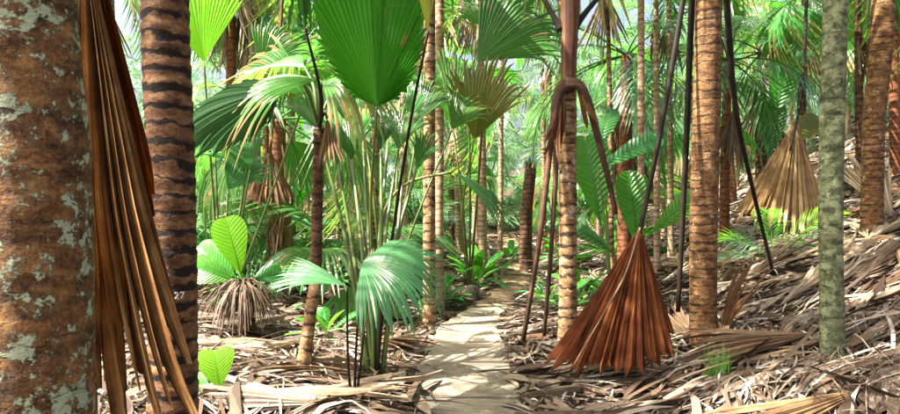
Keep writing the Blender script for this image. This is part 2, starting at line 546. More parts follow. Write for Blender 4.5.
def leaf(plant, H, d, nrm, L, mat, pet=None, pr=.011, pmat='petiole', name='leaf', rib=None, ribr=.006, label=None, **kw):
    """a fan blade as part of a plant, its petiole as sub-part (pts in world space)"""
    base = plant.location
    Mx = basis(d, nrm)
    v, f, uv = fan(L=L, Mx=Mx, **kw)
    v = v + np.array(H) - np.array(base)
    o = mesh_obj(name, v, f, mat, plant, uv)
    if label: o['label'] = label
    if pet is not None:
        pts = smooth_pts([p for p in pet] + [H], 14) - np.array(base)
        k = len(pts)
        pv, pf, pu = tube(pts, np.linspace(pr * 1.5, pr * .8, k), 6)
        mesh_obj('petiole', pv, pf, pmat, o, pu, smooth=True)
    return o

def feather(L=2.0, nl=30, ll=.5, arch=1.0, vee=.5, dr=.5, seed=0, start=.22, w=.028, pet_r=.018, sweep=55, rows=3, twist=0, thin=1.0):
    r_ = np.random.default_rng(seed)
    K = 26
    s = np.linspace(0, 1, K)
    q = arch * s ** 1.4
    ds = L / (K - 1)
    y = np.concatenate([[0], np.cumsum(np.cos(q[:-1]) * ds)])
    z = np.concatenate([[0], np.cumsum(-np.sin(q[:-1]) * ds)])
    pts = np.stack([np.zeros(K), y, z], 1)
    v, f, uv = tube(pts, np.linspace(pet_r, pet_r * .2, K), 3)
    v = list(v); uv = list(uv * [0.2, 1])
    f = list(f)
    for i in range(nl):
        for sd in (-1, 1):
            t = start + (1 - start) * (i + .5 + r_.uniform(-.15, .15)) / nl
            kk = t * (K - 1); k0 = int(kk)
            c = pts[k0] + (pts[min(k0 + 1, K - 1)] - pts[k0]) * (kk - k0)
            qq = arch * t ** 1.4
            T = np.array([0, math.cos(qq), -math.sin(qq)]); U = np.array([0, math.sin(qq), math.cos(qq)])
            prof = math.sin(math.pi * min(1, (.12 + .88 * (t - start) / (1 - start)) ** .75)) * .75 + .25
            l = ll * prof * r_.uniform(.88, 1.1)
            sw = R(sweep * (1 - .5 * (t - start) / (1 - start)) + r_.normal(0, 5))
            D = T * math.cos(sw) + np.array([sd, 0, 0]) * math.sin(sw)
            ve = vee * r_.uniform(.7, 1.3)
            D = D + U * math.sin(ve) * .6
            D /= np.linalg.norm(D)
            Wd = np.cross(D, U); Wd /= np.linalg.norm(Wd) + 1e-9
            drr = dr * r_.uniform(.6, 1.4)
            basei = k0 * 3 + (0 if sd > 0 else 1)
            ids = None
            prevp = None
            for m in range(1, rows + 1):
                a = m / rows
                p = c + D * l * a + np.array([0, 0, -1]) * drr * l * a * a
                ww = w * thin * prof * (1 - a ** 2.2) * (1 if m > 0 else .3)
                if m == rows:
                    ti = len(v); v.append(p); uv.append((.5 + .5 * sd * .3, a))
                    f.append((ids[0], ids[1], ti))
                else:
                    li = len(v); v.append(p - Wd * ww * .5); uv.append((.3, a))
                    ri = len(v); v.append(p + Wd * ww * .5); uv.append((.7, a))
                    if ids is None:
                        f.append((basei, li, ri))
                    else:
                        f.append((ids[0], ids[1], ri, li))
                    ids = (li, ri)
    return np.array(v), f, np.array(uv)

def paddle(L=1.0, wid=.4, n=16, arch=.5, fold=.3, pleat=.012, seed=0, notch=.35, pet=.3, pet_r=.012, droop_side=.2, peak=.55, rough=.03):
    """entire pleated blade on a short stalk, along +y"""
    r_ = np.random.default_rng(seed)
    T = pet + L
    K = 2 * n + 1
    def mid(s):
        q = arch * (s / T) ** 1.5
        return q
    S = np.linspace(0, T, 60)
    q = arch * (S / T) ** 1.5
    yy = np.concatenate([[0], np.cumsum(np.cos(q[:-1]) * T / 59)])
    zz = np.concatenate([[0], np.cumsum(-np.sin(q[:-1]) * T / 59)])
    def at(s):
        return np.array([0, np.interp(s, S, yy), np.interp(s, S, zz)])
    v, f, uv = [], [], []
    rowids = []
    for j in range(K):
        t = j / (K - 1)
        s = pet + L * t
        c = at(s)
        qq = np.interp(s, S, q)
        Tn = np.array([0, math.cos(qq), -math.sin(qq)]); U = np.array([0, math.sin(qq), math.cos(qq)])
        hw = wid * .5 * (math.sin(math.pi * min(1, t ** (math.log(.5) / math.log(peak)))) ** .7 + .02) * (1 + r_.normal(0, rough))
        ids = []
        for k, u in enumerate((-1, -.66, -.33, 0, .33, .66, 1)):
            x = u * hw
            fw = abs(u) * hw * .75        # ribs run obliquely forward
            if t > .8 and u == 0:
                fw -= notch * L * (t - .8)
            up = fold * abs(x) - droop_side * x * x / max(wid, .01) * 2
            up += (pleat if j % 2 else -pleat) * (abs(u) > .1) * min(1, hw / (wid * .2))
            p = c + np.array([x, 0, 0]) + Tn * fw + U * up
            ids.append(len(v)); v.append(p); uv.append((t, abs(u)))
        rowids.append(ids)
    for j in range(K - 1):
        for k in range(6):
            a, b = rowids[j], rowids[j + 1]
            f.append((a[k], a[k + 1], b[k + 1], b[k]))
    # stalk / midrib
    pts = np.array([at(s) for s in np.linspace(0, pet + L * .9, 14)])
    tv, tf, tu = tube(pts, np.linspace(pet_r, pet_r * .3, 14), 4)
    off = len(v)
    v = np.concatenate([np.array(v), tv]); uv = np.concatenate([np.array(uv), tu * [.1, 1]])
    f += [tuple(i + off for i in q_) for q_ in tf]
    return v, f, uv

def trunk_mesh(pts, r0, r1, sides=18, rows=80, ring=.1, ring_amp=.03, flare=.35, flare_h=.35, lump=.03, seed=0):
    r_ = np.random.default_rng(seed)
    c = smooth_pts(pts, 40)
    s = np.concatenate([[0], np.cumsum(np.linalg.norm(np.diff(c, axis=0), axis=1))])
    tot = s[-1]
    S = np.linspace(0, tot, rows)
    P = np.stack([np.interp(S, s, c[:, k]) for k in range(3)], 1)
    ph = r_.uniform(0, 6.28, 6)
    v, f, uv = [], [], []
    for i in range(rows):
        h = S[i]
        r = r0 + (r1 - r0) * h / tot
        r *= 1 + flare * math.exp(-h / flare_h)
        rp = (h / ring) % 1.0
        r *= 1 + ring_amp * (rp - .5)
        for j in range(sides):
            a = 2 * math.pi * j / sides
            rr = r * (1 + lump * (math.sin(2 * a + ph[0] + h * 1.3) + .7 * math.sin(3 * a + ph[1] - h * 2.1) + .5 * math.sin(5 * a + ph[2] + h * 6)))
            v.append((P[i][0] + rr * math.cos(a), P[i][1] + rr * math.sin(a), P[i][2])); uv.append((j / sides, h / tot))
    for i in range(rows - 1):
        for j in range(sides):
            a = i * sides + j; b = i * sides + (j + 1) % sides
            f.append((a, b, b + sides, a + sides))
    f.append(tuple(range((rows - 1) * sides, rows * sides)))
    return np.array(v), f, np.array(uv), P[-1]

# ------------------------------------------------------------------ ground and path
def warp(lo, hi, clo, chi, fine, grow=1.12):
    a = list(np.arange(clo, chi + fine, fine))
    s = fine
    x = a[-1]
    while x < hi:
        s *= grow; x += s; a.append(x)
    s = fine; x = a[0]
    pre = []
    while x > lo:
        s *= grow; x -= s; pre.append(x)
    return np.array(pre[::-1] + a)
gx = warp(-200, 200, -6, 9, .09); gy = warp(-60, 260, 2.5, 15, .09)
GX, GY = np.meshgrid(gx, gy)
GZ = ground(GX, GY)
nx, ny = len(gx), len(gy)
gv = np.stack([GX.ravel(), GY.ravel(), GZ.ravel()], 1)
ii = np.arange((ny - 1) * (nx - 1)); r0_ = ii // (nx - 1) * nx + ii % (nx - 1)
gf = np.stack([r0_, r0_ + 1, r0_ + nx + 1, r0_ + nx], 1)
mesh_obj('ground', gv, gf, 'soil', smooth=True, kind='structure')

# path: a sunken bed with separate slabs
path = bpy.data.objects.new('path', None); COL.objects.link(path); path['kind'] = 'structure'
slab_edges = [2.6, 5.5, 7.75, 8.9, 10.6]
for k in range(len(slab_edges) - 1):
    y0, y1 = slab_edges[k] + .012, slab_edges[k + 1] - .012
    r_ = np.random.default_rng(k + 60)
    n = 9
    ys = np.linspace(y0, y1, n)
    sk0, sk1 = r_.normal(0, .05), r_.normal(0, .05)
    top = .012 + (ground(path_x(.5 * (y0 + y1)), .5 * (y0 + y1)) + .05) + r_.uniform(-.008, .008)
    tilt = r_.normal(0, .006)
    v, f = [], []
    for j, y in enumerate(ys):
        cx = float(path_x(y))
        nar = .30 + .14 * float(np.clip((10.5 - y) / 3, 0, 1))
        hl = nar + r_.normal(0, .02) + .04 * math.sin(y * 2.3)
        hr = nar + r_.normal(0, .015) + .03 * math.sin(y * 1.7 + 2)
        gzv = float(ground(cx, y)) + .05 + .012
        z = .5 * top + .5 * gzv
        xs = [cx - hl, cx - hl + .02, cx - .2, cx + .02, cx + .2, cx + hr - .02, cx + hr]
        for m, x in enumerate(xs):
            yy = y + (sk0 * (1 - j / (n - 1)) * 0 + (r_.normal(0, .006) if j in (0, n - 1) else 0))
            drop = .018 if m in (0, 6) else 0
            if j in (0, n - 1): drop = max(drop, .016)
            v.append((x, yy, z - drop + tilt * (x - cx)))
    for j in range(n - 1):
        for m in range(6):
            a = j * 7 + m
            f.append((a, a + 1, a + 8, a + 7))
    # skirts
    per = [m for m in range(7)] + [j * 7 + 6 for j in range(1, n)] + [(n - 1) * 7 + m for m in range(5, -1, -1)] + [j * 7 for j in range(n - 2, 0, -1)]
    off = len(v)
    for q in per:
        v.append((v[q][0], v[q][1], v[q][2] - .14))
    for q in range(len(per)):
        a, b = per[q], per[(q + 1) % len(per)]
        f.append((b, a, off + q, off + (q + 1) % len(per)))
    mesh_obj('slab', v, f, 'slab', path)

def dirt_mat():
    m, t, N, Lk = nt('trail_dirt')
    geo = N.new('ShaderNodeNewGeometry'); ob = geo.outputs['Position']
    a = noise(N, Lk, ob, 2.2, 6, .7); b2 = noise(N, Lk, ob, 30, 6, .75)
    r = ramp(N, [(.38, (.07, .042, .022)), (.5, (.17, .115, .065)), (.62, (.30, .23, .15))])
    Lk.new(mth(N, Lk, 'MULTIPLY_ADD', a, .5, mth(N, Lk, 'MULTIPLY', b2, .5)), r.inputs[0])
    finish(t, N, Lk, r.outputs[0], .9, b2, .8, .03, 0, None, .15)
    return m
M['dirt'] = dirt_mat()
tv_, tf_ = [], []
r_ = np.random.default_rng(44)
tys = np.linspace(10.4, 30, 110)
for j, y in enumerate(tys):
    cx = float(path_x(y)); hw = .34 + r_.normal(0, .05) + .06 * math.sin(y * 3.1)
    for m in range(6):
        x = cx - hw + 2 * hw * m / 5
        tv_.append((x, y, gz(x, y) + (.022 if 0 < m < 5 else -.02) + r_.normal(0, .006)))
    if j:
        for m in range(5):
            a = (j - 1) * 6 + m
            tf_.append((a, a + 1, a + 7, a + 6))
mesh_obj('trail', np.array(tv_), tf_, 'dirt', smooth=True, kind='structure')
# ------------------------------------------------------------------ shared leaf meshes for palms further back
def hidden_mesh(name, v, f, uv, mat):
    me = bpy.data.meshes.new(name)
    me.from_pydata(v.tolist(), [], f)
    ul = me.uv_layers.new(name='UVMap')
    li = np.empty(len(me.loops), dtype=np.int32)
    me.loops.foreach_get('vertex_index', li)
    ul.data.foreach_set('uv', np.asarray(uv, np.float32)[li][:, :2].ravel())
    rib_attr(me, uv)
    me.materials.append(M[mat])
    return me
def fan_with_stalk(stalk=.9, arch=.5, pr=.014, **kw):
    """blade on its own arching stalk, base of stalk at origin"""
    L = kw.get('L', 1.0)
    v, f, uv = fan(**kw)
    a = arch
    c, s = math.cos(a), math.sin(a)
    hy, hz = stalk * .96, -stalk * a * .3
    v2 = v.copy()
    v2[:, 1] = hy + c * v[:, 1] + s * v[:, 2]
    v2[:, 2] = hz - s * v[:, 1] + c * v[:, 2]
    t = np.linspace(0, 1, 7)
    pts = np.stack([t * 0, hy * t + c * L * .0 * t, hz * t ** 2], 1)
    pts = np.concatenate([pts, [[0, hy + c * L * .5, hz - s * L * .5 - .01]]])
    tv, tf, tu = tube(pts, np.concatenate([np.linspace(pr * 1.4, pr * .8, 7), [pr * .3]]), 4)
    off = len(v2)
    return np.concatenate([v2, tv]), f + [tuple(i + off for i in q) for q in tf], np.concatenate([uv, np.c_[tu * [.05, .4], np.zeros(len(tu))]])
LM = {}
for k in range(4):
    LM['fan%d' % k] = hidden_mesh('fan_leaf', *fan_with_stalk(stalk=[.8, .9, .7, 1.0][k], arch=[.35, .6, .2, .8][k], L=1.15, A=[52, 60, 46, 66][k], n=20,
        rows=7, split=[.55, .45, .62, .4][k], pleat=.5, fold=[.3, .15, .4, .2][k], droop=[.5, .7, .3, .9][k], tipg=[.12, .3, .08, .4][k], edge=.7, jit=.05, seed=20 + k, curl=.2),
        ['fan_green', 'fan_green', 'fan_bright', 'fan_torn'][k])
for k in range(4):
    LM['feather%d' % k] = hidden_mesh('feather_leaf', *feather(L=2.0, nl=34, ll=.55, arch=[.9, 1.2, 1.5, .6][k], vee=[.5, .35, .2, .6][k],
        dr=[.35, .55, .8, .25][k], seed=40 + k, w=.038), ['feather', 'feather_pale', 'feather', 'feather_pale'][k])
for k in range(3):
    LM['paddle%d' % k] = hidden_mesh('broad_leaf', *paddle(L=1.0, wid=[.34, .42, .3][k], arch=[.5, .8, 1.1][k], fold=[.3, .2, .35][k], seed=60 + k, n=12),
        ['paddle', 'paddle', 'shrub'][k])
for k in range(2):
    LM['dead%d' % k] = hidden_mesh('dead_leaf', *fan_with_stalk(stalk=.8, arch=.5, L=1.1, A=30, n=14, rows=7, split=.5, pleat=.9, cone=(17, 100), tipg=.05,
        edge=.85, jit=.1, seed=70 + k, droop=0), ['dead_pale', 'dead_tan'][k])

def crown(plant, top, kind, n, L, seed, emin=-25, emax=75, name='leaf', stalk_scale=1.0):
    r_ = np.random.default_rng(seed)
    names = {'fan': ['fan0', 'fan1', 'fan2', 'fan3'], 'feather': ['feather0', 'feather1', 'feather2', 'feather3'],
             'paddle': ['paddle0', 'paddle1', 'paddle2'], 'dead': ['dead0', 'dead1']}[kind]
    base = {'fan': 1.9, 'feather': 2.0, 'paddle': 1.25, 'dead': 1.9}[kind]
    a0 = r_.uniform(0, 6.28)
    for k in range(n):
        t = (k + .5) / n
        e = emax + (emin - emax) * t ** .8 + r_.normal(0, 6)
        az = a0 + k * 2.39996 + r_.normal(0, .15)
        if kind == 'dead':
            e = -70 + r_.normal(0, 8)
        nm = names[int(r_.integers(len(names)))]
        if kind == 'fan' and t > .6: nm = ['fan1', 'fan3'][int(r_.integers(2))]
        if kind == 'feather' and t > .55: nm = ['feather1', 'feather2'][int(r_.integers(2))]
        link_copy(LM[nm], name, plant, top, (R(e), r_.normal(0, .12), az), L / base * r_.uniform(.82, 1.12))
def bg_palm(base, h, r, kind, n, L, seed, label, group=None, mat='bark_pale', lean=(0, 0), name='palm_tree', dead=2, sides=10, rows=40, **kw):
    p = thing(name, label, 'tree' if h > .6 else 'palm plant', base, group)
    if h > .25:
        v, f, uv, top = trunk_mesh([(0, 0, -.25), (lean[0] * .35, lean[1] * .35, h * .5), (lean[0], lean[1], h)], r, r * .8, sides, rows, .12, .05, .3, .3, seed=seed)
        mesh_obj('trunk', v, f, mat, p, uv, smooth=True)
    else:
        top = np.array([0, 0, 0.0])
    crown(p, tuple(top), kind, n, L, seed, **kw)
    if dead and h > 1.5 and kind != 'paddle':
        crown(p, tuple(top - np.array([0, 0, .15])), 'dead', dead, L * .9, seed + 1000, name='dead_leaf')
    return p

# ------------------------------------------------------------------ near trunks
def near_tree(name, label, base, pts, r0, r1, mat, crown_n=0, crownL=3.4, seed=0, kind='fan', sides=28, rows=150, cat='tree', **kw):
    p = thing(name, label, cat, base)
    v, f, uv, top = trunk_mesh([Vector(q) - Vector(base) for q in pts], r0, r1, sides, rows, seed=seed, **kw)
    mesh_obj('trunk', v, f, mat, p, uv, smooth=True)
    if crown_n:
        crown(p, tuple(top), kind, crown_n, crownL, seed + 3, emin=-30, emax=70)
    return p

# A: lichen trunk, left edge
d = 2.05
b = GP(38, d)
near_tree('palm_tree', 'thick rust-brown palm trunk with pale green lichen patches at the left edge', b,
          [b - Vector((0, 0, .3)), W(30, 207, d), W(14, 0, d), W(-60, -900, d), W(-140, -1900, d)], .178, .155, 'bark_lichen', 13, 3.6, seed=1,
          ring=.17, ring_amp=.02, flare=.10, flare_h=.6, lump=.012, sides=48, rows=320)
# C: banded trunk with the number
d = 3.7
b = GP(173, d)
tc_ = near_tree('palm_tree', 'brown palm trunk with dark horizontal bands and the white number 427', b,
          [b - Vector((0, 0, .3)), W(172, 207, d), W(165, 0, d), W(155, -500, d), W(150, -1000, d)], .136, .115, 'bark_band', 12, 3.4, seed=2,
          ring=.105, ring_amp=.07, flare=.10, flare_h=.4, lump=.012, sides=40, rows=420)
cu = bpy.data.curves.new('number_text', 'FONT')
cu.body = '427'; cu.size = .054; cu.align_x = 'CENTER'; cu.align_y = 'CENTER'; cu.extrude = .0015; cu.resolution_u = 3
cu.space_character = 1.1
tmp = bpy.data.objects.new('tmp_text', cu); COL.objects.link(tmp)
bpy.context.view_layer.update()
me = bpy.data.meshes.new_from_object(tmp.evaluated_get(bpy.context.evaluated_depsgraph_get()))
bpy.data.objects.remove(tmp)
cxy = W(172.5, 293, d)
rad = .148
for vv in me.vertices:
    ang = vv.co.x / rad + .54
    rr = rad + vv.co.z
    vv.co = Vector((math.sin(ang) * rr, -math.cos(ang) * rr, vv.co.y))
me.materials.clear(); me.materials.append(M['white_paint'])
num = bpy.data.objects.new('painted_number', me); COL.objects.link(num); num.parent = tc_
num.location = cxy - b
num['label'] = 'white painted number 427'
# J: orange-brown ringed trunk right of centre
b = onground(703, 345)
near_tree('palm_tree', 'orange-brown ringed palm trunk standing right of the red-brown dead leaf', b,
          [b - Vector((0, 0, .3)), W(704, 200, b.y), W(709, 0, b.y), W(716, -280, b.y), W(722, -900, b.y)], .125, .125, 'bark_orange', 11, 3.3, seed=3,
          ring=.085, ring_amp=.05, flare=.06, flare_h=.3, lump=.015, rows=260)
# K: green-grey lichen trunk
b = onground(833, 360)
near_tree('palm_tree', 'slim green-grey lichen-covered palm trunk on the litter slope at right', b,
          [b - Vector((0, 0, .3)), W(831, 200, b.y), W(835, 0, b.y), W(842, -400, b.y), W(846, -1000, b.y)], .086, .082, 'bark_green', 10, 2.9, seed=4,
          ring=.12, ring_amp=.03, flare=.55, flare_h=.22, lump=.03, rows=200)
# L: far right trunk
b = onground(871, 236)
near_tree('palm_tree', 'brown ringed palm trunk on the upper slope near the right edge', b,
          [b - Vector((0, 0, .3)), W(874, 120, b.y), W(883, 0, b.y), W(888, -420, b.y)], .13, .13, 'bark_orange', 10, 3.2, seed=5,
          ring=.10, ring_amp=.05, flare=.12, flare_h=.3, lump=.015, rows=140)

# ------------------------------------------------------------------ B: tall dead fan leaf hanging between the two left trunks
d = 2.95
Hb = W(82, -75, d)
dl = thing('dead_palm_leaf', 'tall tan dead fan leaf hanging between the two left trunks', 'dead leaf', Hb)
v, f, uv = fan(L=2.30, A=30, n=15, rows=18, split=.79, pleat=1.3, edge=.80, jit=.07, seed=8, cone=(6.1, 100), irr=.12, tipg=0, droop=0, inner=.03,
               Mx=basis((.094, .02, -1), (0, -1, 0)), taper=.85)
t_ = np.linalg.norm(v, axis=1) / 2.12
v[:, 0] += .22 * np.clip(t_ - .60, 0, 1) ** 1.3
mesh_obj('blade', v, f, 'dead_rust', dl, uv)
v, f, uv = fan(L=1.35, A=24, n=9, rows=14, split=.80, pleat=1.5, edge=.85, jit=.09, seed=18, cone=(5.0, 110), irr=.2, tipg=0, droop=0, inner=.03,
               Mx=basis((.098, .05, -1), (.3, -1, 0)), taper=.9)
mesh_obj('folded_side', v + np.array([.0, .09, 0]), f, 'dead_red', dl, uv)
v, f, uv = fan(L=2.2, A=20, n=8, rows=14, split=.72, pleat=1.5, edge=.8, jit=.12, seed=19, cone=(6.5, 100), irr=.2, tipg=0, droop=0, inner=.03,
               Mx=basis((.06, .02, -1), (-.3, -1, 0)), taper=.8, miss=.12)
mesh_obj('folded_side', v + np.array([-.03, .04, -.1]), f, 'dead_rust', dl, uv)
pts = smooth_pts([(-.02, .02, 1.2), (-.01, .0, .5), (0, -.02, 0), (.03, -.11, -.35), (.085, -.21, -.8)], 16)
tv, tf, tu = tube(pts, np.linspace(.016, .004, len(pts)), 6)
mesh_obj('midrib', tv, tf, 'dead_pale', dl, tu, smooth=True)

# ------------------------------------------------------------------ D: young fan palm with the big upright leaf
b = onground(373, 377)
yp = thing('young_fan_palm', 'young fan palm with one huge upright bright green leaf, left of the path', 'palm plant', b)
d0 = b.y
base_pt = Vector(b) + Vector((0, 0, -.03))
Hd = W(377, 107, 5.1)
leaf(yp, Hd, (-.075, .12, 1), (.10, -1, .15), 1.75, 'fan_bright', [base_pt, W(373, 300, d0), W(371, 200, 5.6)], .012, 'petiole', A=72, oval=(.30, .5), n=44, rows=12,
     split=.92, pleat=.7, fold=.6, droop=.12, tipg=.02, edge=.86, jit=.02, seed=1, left=1.0, right=.35)
# dark folded tips flanking the big leaf
leaf(yp, W(428, 32, 4.9), (.10, .0, 1), (-.4, -1, .1), 1.1, 'fan_olive', [base_pt + Vector((.03, 0, 0)), W(386, 280, d0), W(409, 130, 5.4)], .012, 'petiole_dark', A=20, n=14,
     rows=8, split=.8, pleat=.8, fold=1.1, droop=.1, tipg=.02, seed=3)
# further stems rising from the same clump towards leaves above and behind
for k, (x1, y1, x2, y2, dd) in enumerate([(346, 240, 318, 130, 6.6), (362, 250, 352, 160, 6.9), (384, 250, 398, 150, 7.0)]):
    leaf(yp, W(x2, y2, dd), ((x2 - 372) / 160, .35, 1), (0, -1, .4), .75, 'fan_green', [base_pt + Vector(((k - 1) * .03, .03, 0)), W(x1, y1, d0 + .2)], .017, 'petiole',
         A=38, n=22, rows=8, split=.6, pleat=.6, fold=.4, droop=.5, tipg=.15, seed=11 + k)
for k, (x1, y1, x2, y2, dd) in enumerate([(356, 270, 338, 165, 6.8), (366, 260, 344, 120, 7.2), (378, 260, 388, 140, 7.4), (390, 265, 416, 170, 7.0), (381, 240, 381, 150, 6.8), (369, 250, 363, 140, 7.6), (394, 270, 408, 120, 7.6)]):
    leaf(yp, W(x2, y2, dd), ((x2 - 372) / 120, .25, 1), (.1, -1, .3), .6, ['fan_green', 'fan_dark', 'fan_torn'][k % 3], [base_pt + Vector(((k - 3) * .025, .05, 0)), W(x1, y1, d0 + .25)], .018, 'petiole',
         A=30, n=14, rows=7, split=.6, pleat=.7, fold=.6, droop=.6, tipg=.15, seed=150 + k)
# ------------------------------------------------------------------ two low glossy leaves in front
b = onground(352, 403)
lp = thing('seedling_fan_palm', 'low fan palm with two glossy drooping leaves on thin dark stems', 'palm plant', b)
bp = Vector(b)
leaf(lp, W(347, 286, b.y - .05), (-1, -.05, .30), (.25, -.55, 1), .66, 'fan_blue', [bp, W(348, 360, b.y)], .009, 'petiole_dark', A=27, n=22, rows=9, split=.62, pleat=.45,
     fold=.35, droop=.55, tipg=.05, edge=.85, jit=.03, seed=21)
leaf(lp, W(362, 262, b.y - .1), (.85, -.42, .30), (-.1, -.55, 1), .74, 'fan_blue', [bp + Vector((.02, 0, 0)), W(356, 350, b.y)], .009, 'petiole_dark', A=80, n=40, rows=12, split=.70,
     pleat=.4, fold=-.15, droop=1.45, tipg=.22, edge=.85, jit=.03, seed=22)
leaf(lp, W(368, 292, b.y + .25), (.1, .4, 1), (-.2, -1, .2), .45, 'fan_olive', [bp + Vector((.03, .02, 0)), W(362, 350, b.y + .1)], .008, 'petiole_dark', A=12, n=8, rows=6, split=.8,
     pleat=.8, fold=.9, droop=.2, tipg=.05, seed=23)

# ------------------------------------------------------------------ E: short palm with torn drooping leaves
b = onground(300, 372)
tp = thing('palm_tree', 'short palm with slim dark trunk and torn drooping brown-tipped leaves', 'tree', b)
top_w = W(319, 128, b.y + .2)
v, f, uv, top = trunk_mesh([(0, 0, -.2), W(311, 310, b.y) - b, W(316, 275, b.y + .1) - b], .062, .05, 18, 70, .09, .07, .7, .22, .02, 12)
mesh_obj('trunk', v, f, 'bark_tan', tp, uv, smooth=True)
v, f, uv, top = trunk_mesh([W(315.5, 285, b.y + .09) - b, W(317, 230, b.y + .1) - b, top_w - b], .055, .05, 14, 90, .08, .12, .15, .1, .06, 13)
mesh_obj('leaf_sheath', v, f, 'bark_dark', tp, uv, smooth=True)
leaf(tp, W(318, 80, b.y - .2), (-.9, -.25, .22), (.1, -.6, 1), 1.05, 'fan_torn', [top_w, W(320, 100, b.y)], .014, 'petiole', A=46, n=20, rows=12, split=.6, pleat=.5, fold=-.3,
     droop=1.35, tipg=.30, edge=.8, jit=.08, seed=31)
leaf(tp, W(322, 82, b.y - .25), (.55, -.5, .2), (0, -.6, 1), .75, 'fan_torn', [top_w, W(321, 100, b.y)], .014, 'petiole', A=50, n=16, rows=10, split=.5, pleat=.5, fold=-.3,
     droop=1.5, tipg=.4, edge=.8, jit=.08, seed=32)
leaf(tp, W(280, 90, b.y - .35), (-1, -.1, -.22), (.15, -.8, .6), 1.0, 'fan_dark', [top_w, W(303, 84, b.y - .1)], .014, 'petiole', A=66, oval=(.40, .5), n=26, rows=9, split=.86, pleat=.8, fold=-.2,
     droop=.55, tipg=.05, edge=.75, seed=33)
leaf(tp, W(305, 68, b.y + .5), (-.8, .35, .35), (.2, -.7, 1), 1.15, 'fan_torn', [top_w, W(314, 88, b.y + .3)], .014, 'petiole', A=44, n=24, rows=10, split=.5, pleat=.5, fold=.1,
     droop=1.1, tipg=.3, edge=.8, seed=34)
leaf(tp, W(327, 118, b.y - .1), (.15, -.3, -1), (0, -1, 0), .55, 'dead_brown', [top_w, W(324, 112, b.y)], .014, 'petiole_brown', name='dead_leaf', A=26, n=10, rows=7, split=.55,
     pleat=.9, cone=(16, 90), tipg=0, seed=35)
leaf(tp, W(305, 28, b.y - .6), (-.10, .1, 1), (.5, -1, .1), 1.1, 'fan_dark', [top_w, W(322, 105, b.y - .2), W(317, 75, b.y - .4)], .013, 'petiole_dark', A=17, n=14,
     rows=8, split=.8, pleat=.8, fold=1.2, droop=.1, tipg=.02, seed=2)
leaf(tp, W(340, 90, b.y + .4), (.8, .3, .25), (0, -.5, 1), .8, 'fan_green', [top_w, W(328, 100, b.y + .3)], .014, 'petiole', A=46, n=22, rows=9, split=.45, pleat=.5, fold=-.2,
     droop=1.3, tipg=.35, edge=.8, seed=36)

b = GP(222, 8.6)
ul = thing('fan_palm_plant', 'tall-stalked fan palm behind the numbered trunk with broad arching upper-left leaves', 'palm plant', b)
for k, (hx, hy, dx, dz, L, A_, sp_l, mt, dp, tg) in enumerate([(204, 62, -.08, 1, 1.1, 40, .85, 'lime', .3, .02), (308, 92, -.9, .42, 1.45, 40, .66, 'fan_torn', 1.0, .22), (250, 170, -.35, .8, .9, 46, .6, 'fan_green', 1.0, .25),
                                                 (228, 190, .5, .8, .85, 44, .6, 'fan_blue', 1.0, .25), (215, 150, -.5, .8, .95, 44, .55, 'fan_blue', 1.1, .3), (262, 70, .4, .8, 1.0, 44, .6, 'fan_green', .9, .2)]):
    leaf(ul, W(hx, hy, 8.2 + .1 * k), (dx, -.05, dz), (.1, -1, .5), L, mt, [Vector(b), W(.5 * (222 + hx), .5 * (330 + hy), 8.5)], .016, 'petiole', A=A_, n=24, rows=10, split=sp_l, pleat=.7, fold=.25,
         droop=dp, tipg=tg, edge=.85, seed=170 + k)
# ------------------------------------------------------------------ F: lime paddle-leaved plant on a thatch skirt
b = onground(250, 338)
fp = thing('broad_leaf_palm', 'young palm with lime paddle leaves above a shaggy skirt of dead strips', 'palm plant', b)
ct = W(243, 283, b.y) - b
for k, (dx, dy, dz, L, w, ar, mt) in enumerate([(-.22, -.15, 1, .68, .40, .35, 'lime'), (-.85, -.1, .75, .62, .34, .7, 'paddle'), (.75, .4, .25, .5, .28, 1.2, 'shrub'),
                                            (-.7, -.4, .35, .5, .36, .9, 'paddle'), (-.55, .5, 1, .7, .34, .6, 'paddle')]):
    v, f, uv = paddle(L=L, wid=w, n=14, arch=ar, fold=.25, pleat=[.0015, .002, .005, .002, .005][k], seed=80 + k, pet=.12, rough=[.005, .005, .02, .005, .02][k])
    v = v @ basis((dx, dy, dz), (.2, -1, .35)).T + np.array(ct)
    mesh_obj('leaf', v, f, mt, fp, uv)
# skirt of strips hanging round the stem
sv, sf = [], []
r_ = np.random.default_rng(9)
for k in range(260):
    az = r_.uniform(0, 6.28); L = r_.uniform(.45, .85)
    sp = r_.uniform(.3, 1.15)
    w = r_.uniform(.006, .018)
    n0 = len(sv)
    z0 = r_.uniform(-.12, .05)
    side = np.array([-math.sin(az), math.cos(az), 0])
    for q in range(5):
        t = q / 4
        rad_ = .03 + sp * L * (t - .25 * t * t)
        p = np.array([math.cos(az) * rad_, math.sin(az) * rad_, z0 + .10 * math.sin(t * 2) - L * t * t * (1.0 - .35 * sp)])
        p[2] = max(p[2], -ct.z + .02 + r_.uniform(0, .05))
        sv += [np.array(ct) + p - side * w * (1 - .7 * t), np.array(ct) + p + side * w * (1 - .7 * t)]
        if q:
            a = n0 + 2 * (q - 1)
            sf.append((a, a + 1, a + 3, a + 2))
mesh_obj('dead_skirt', np.array(sv), sf, 'thatch', fp, kind='stuff')
v, f, uv, top = trunk_mesh([(0, 0, -.15), tuple(ct * .5), tuple(ct)], .08, .06, 10, 14, seed=2)
mesh_obj('trunk', v, f, 'bark_dark', fp, uv, smooth=True)

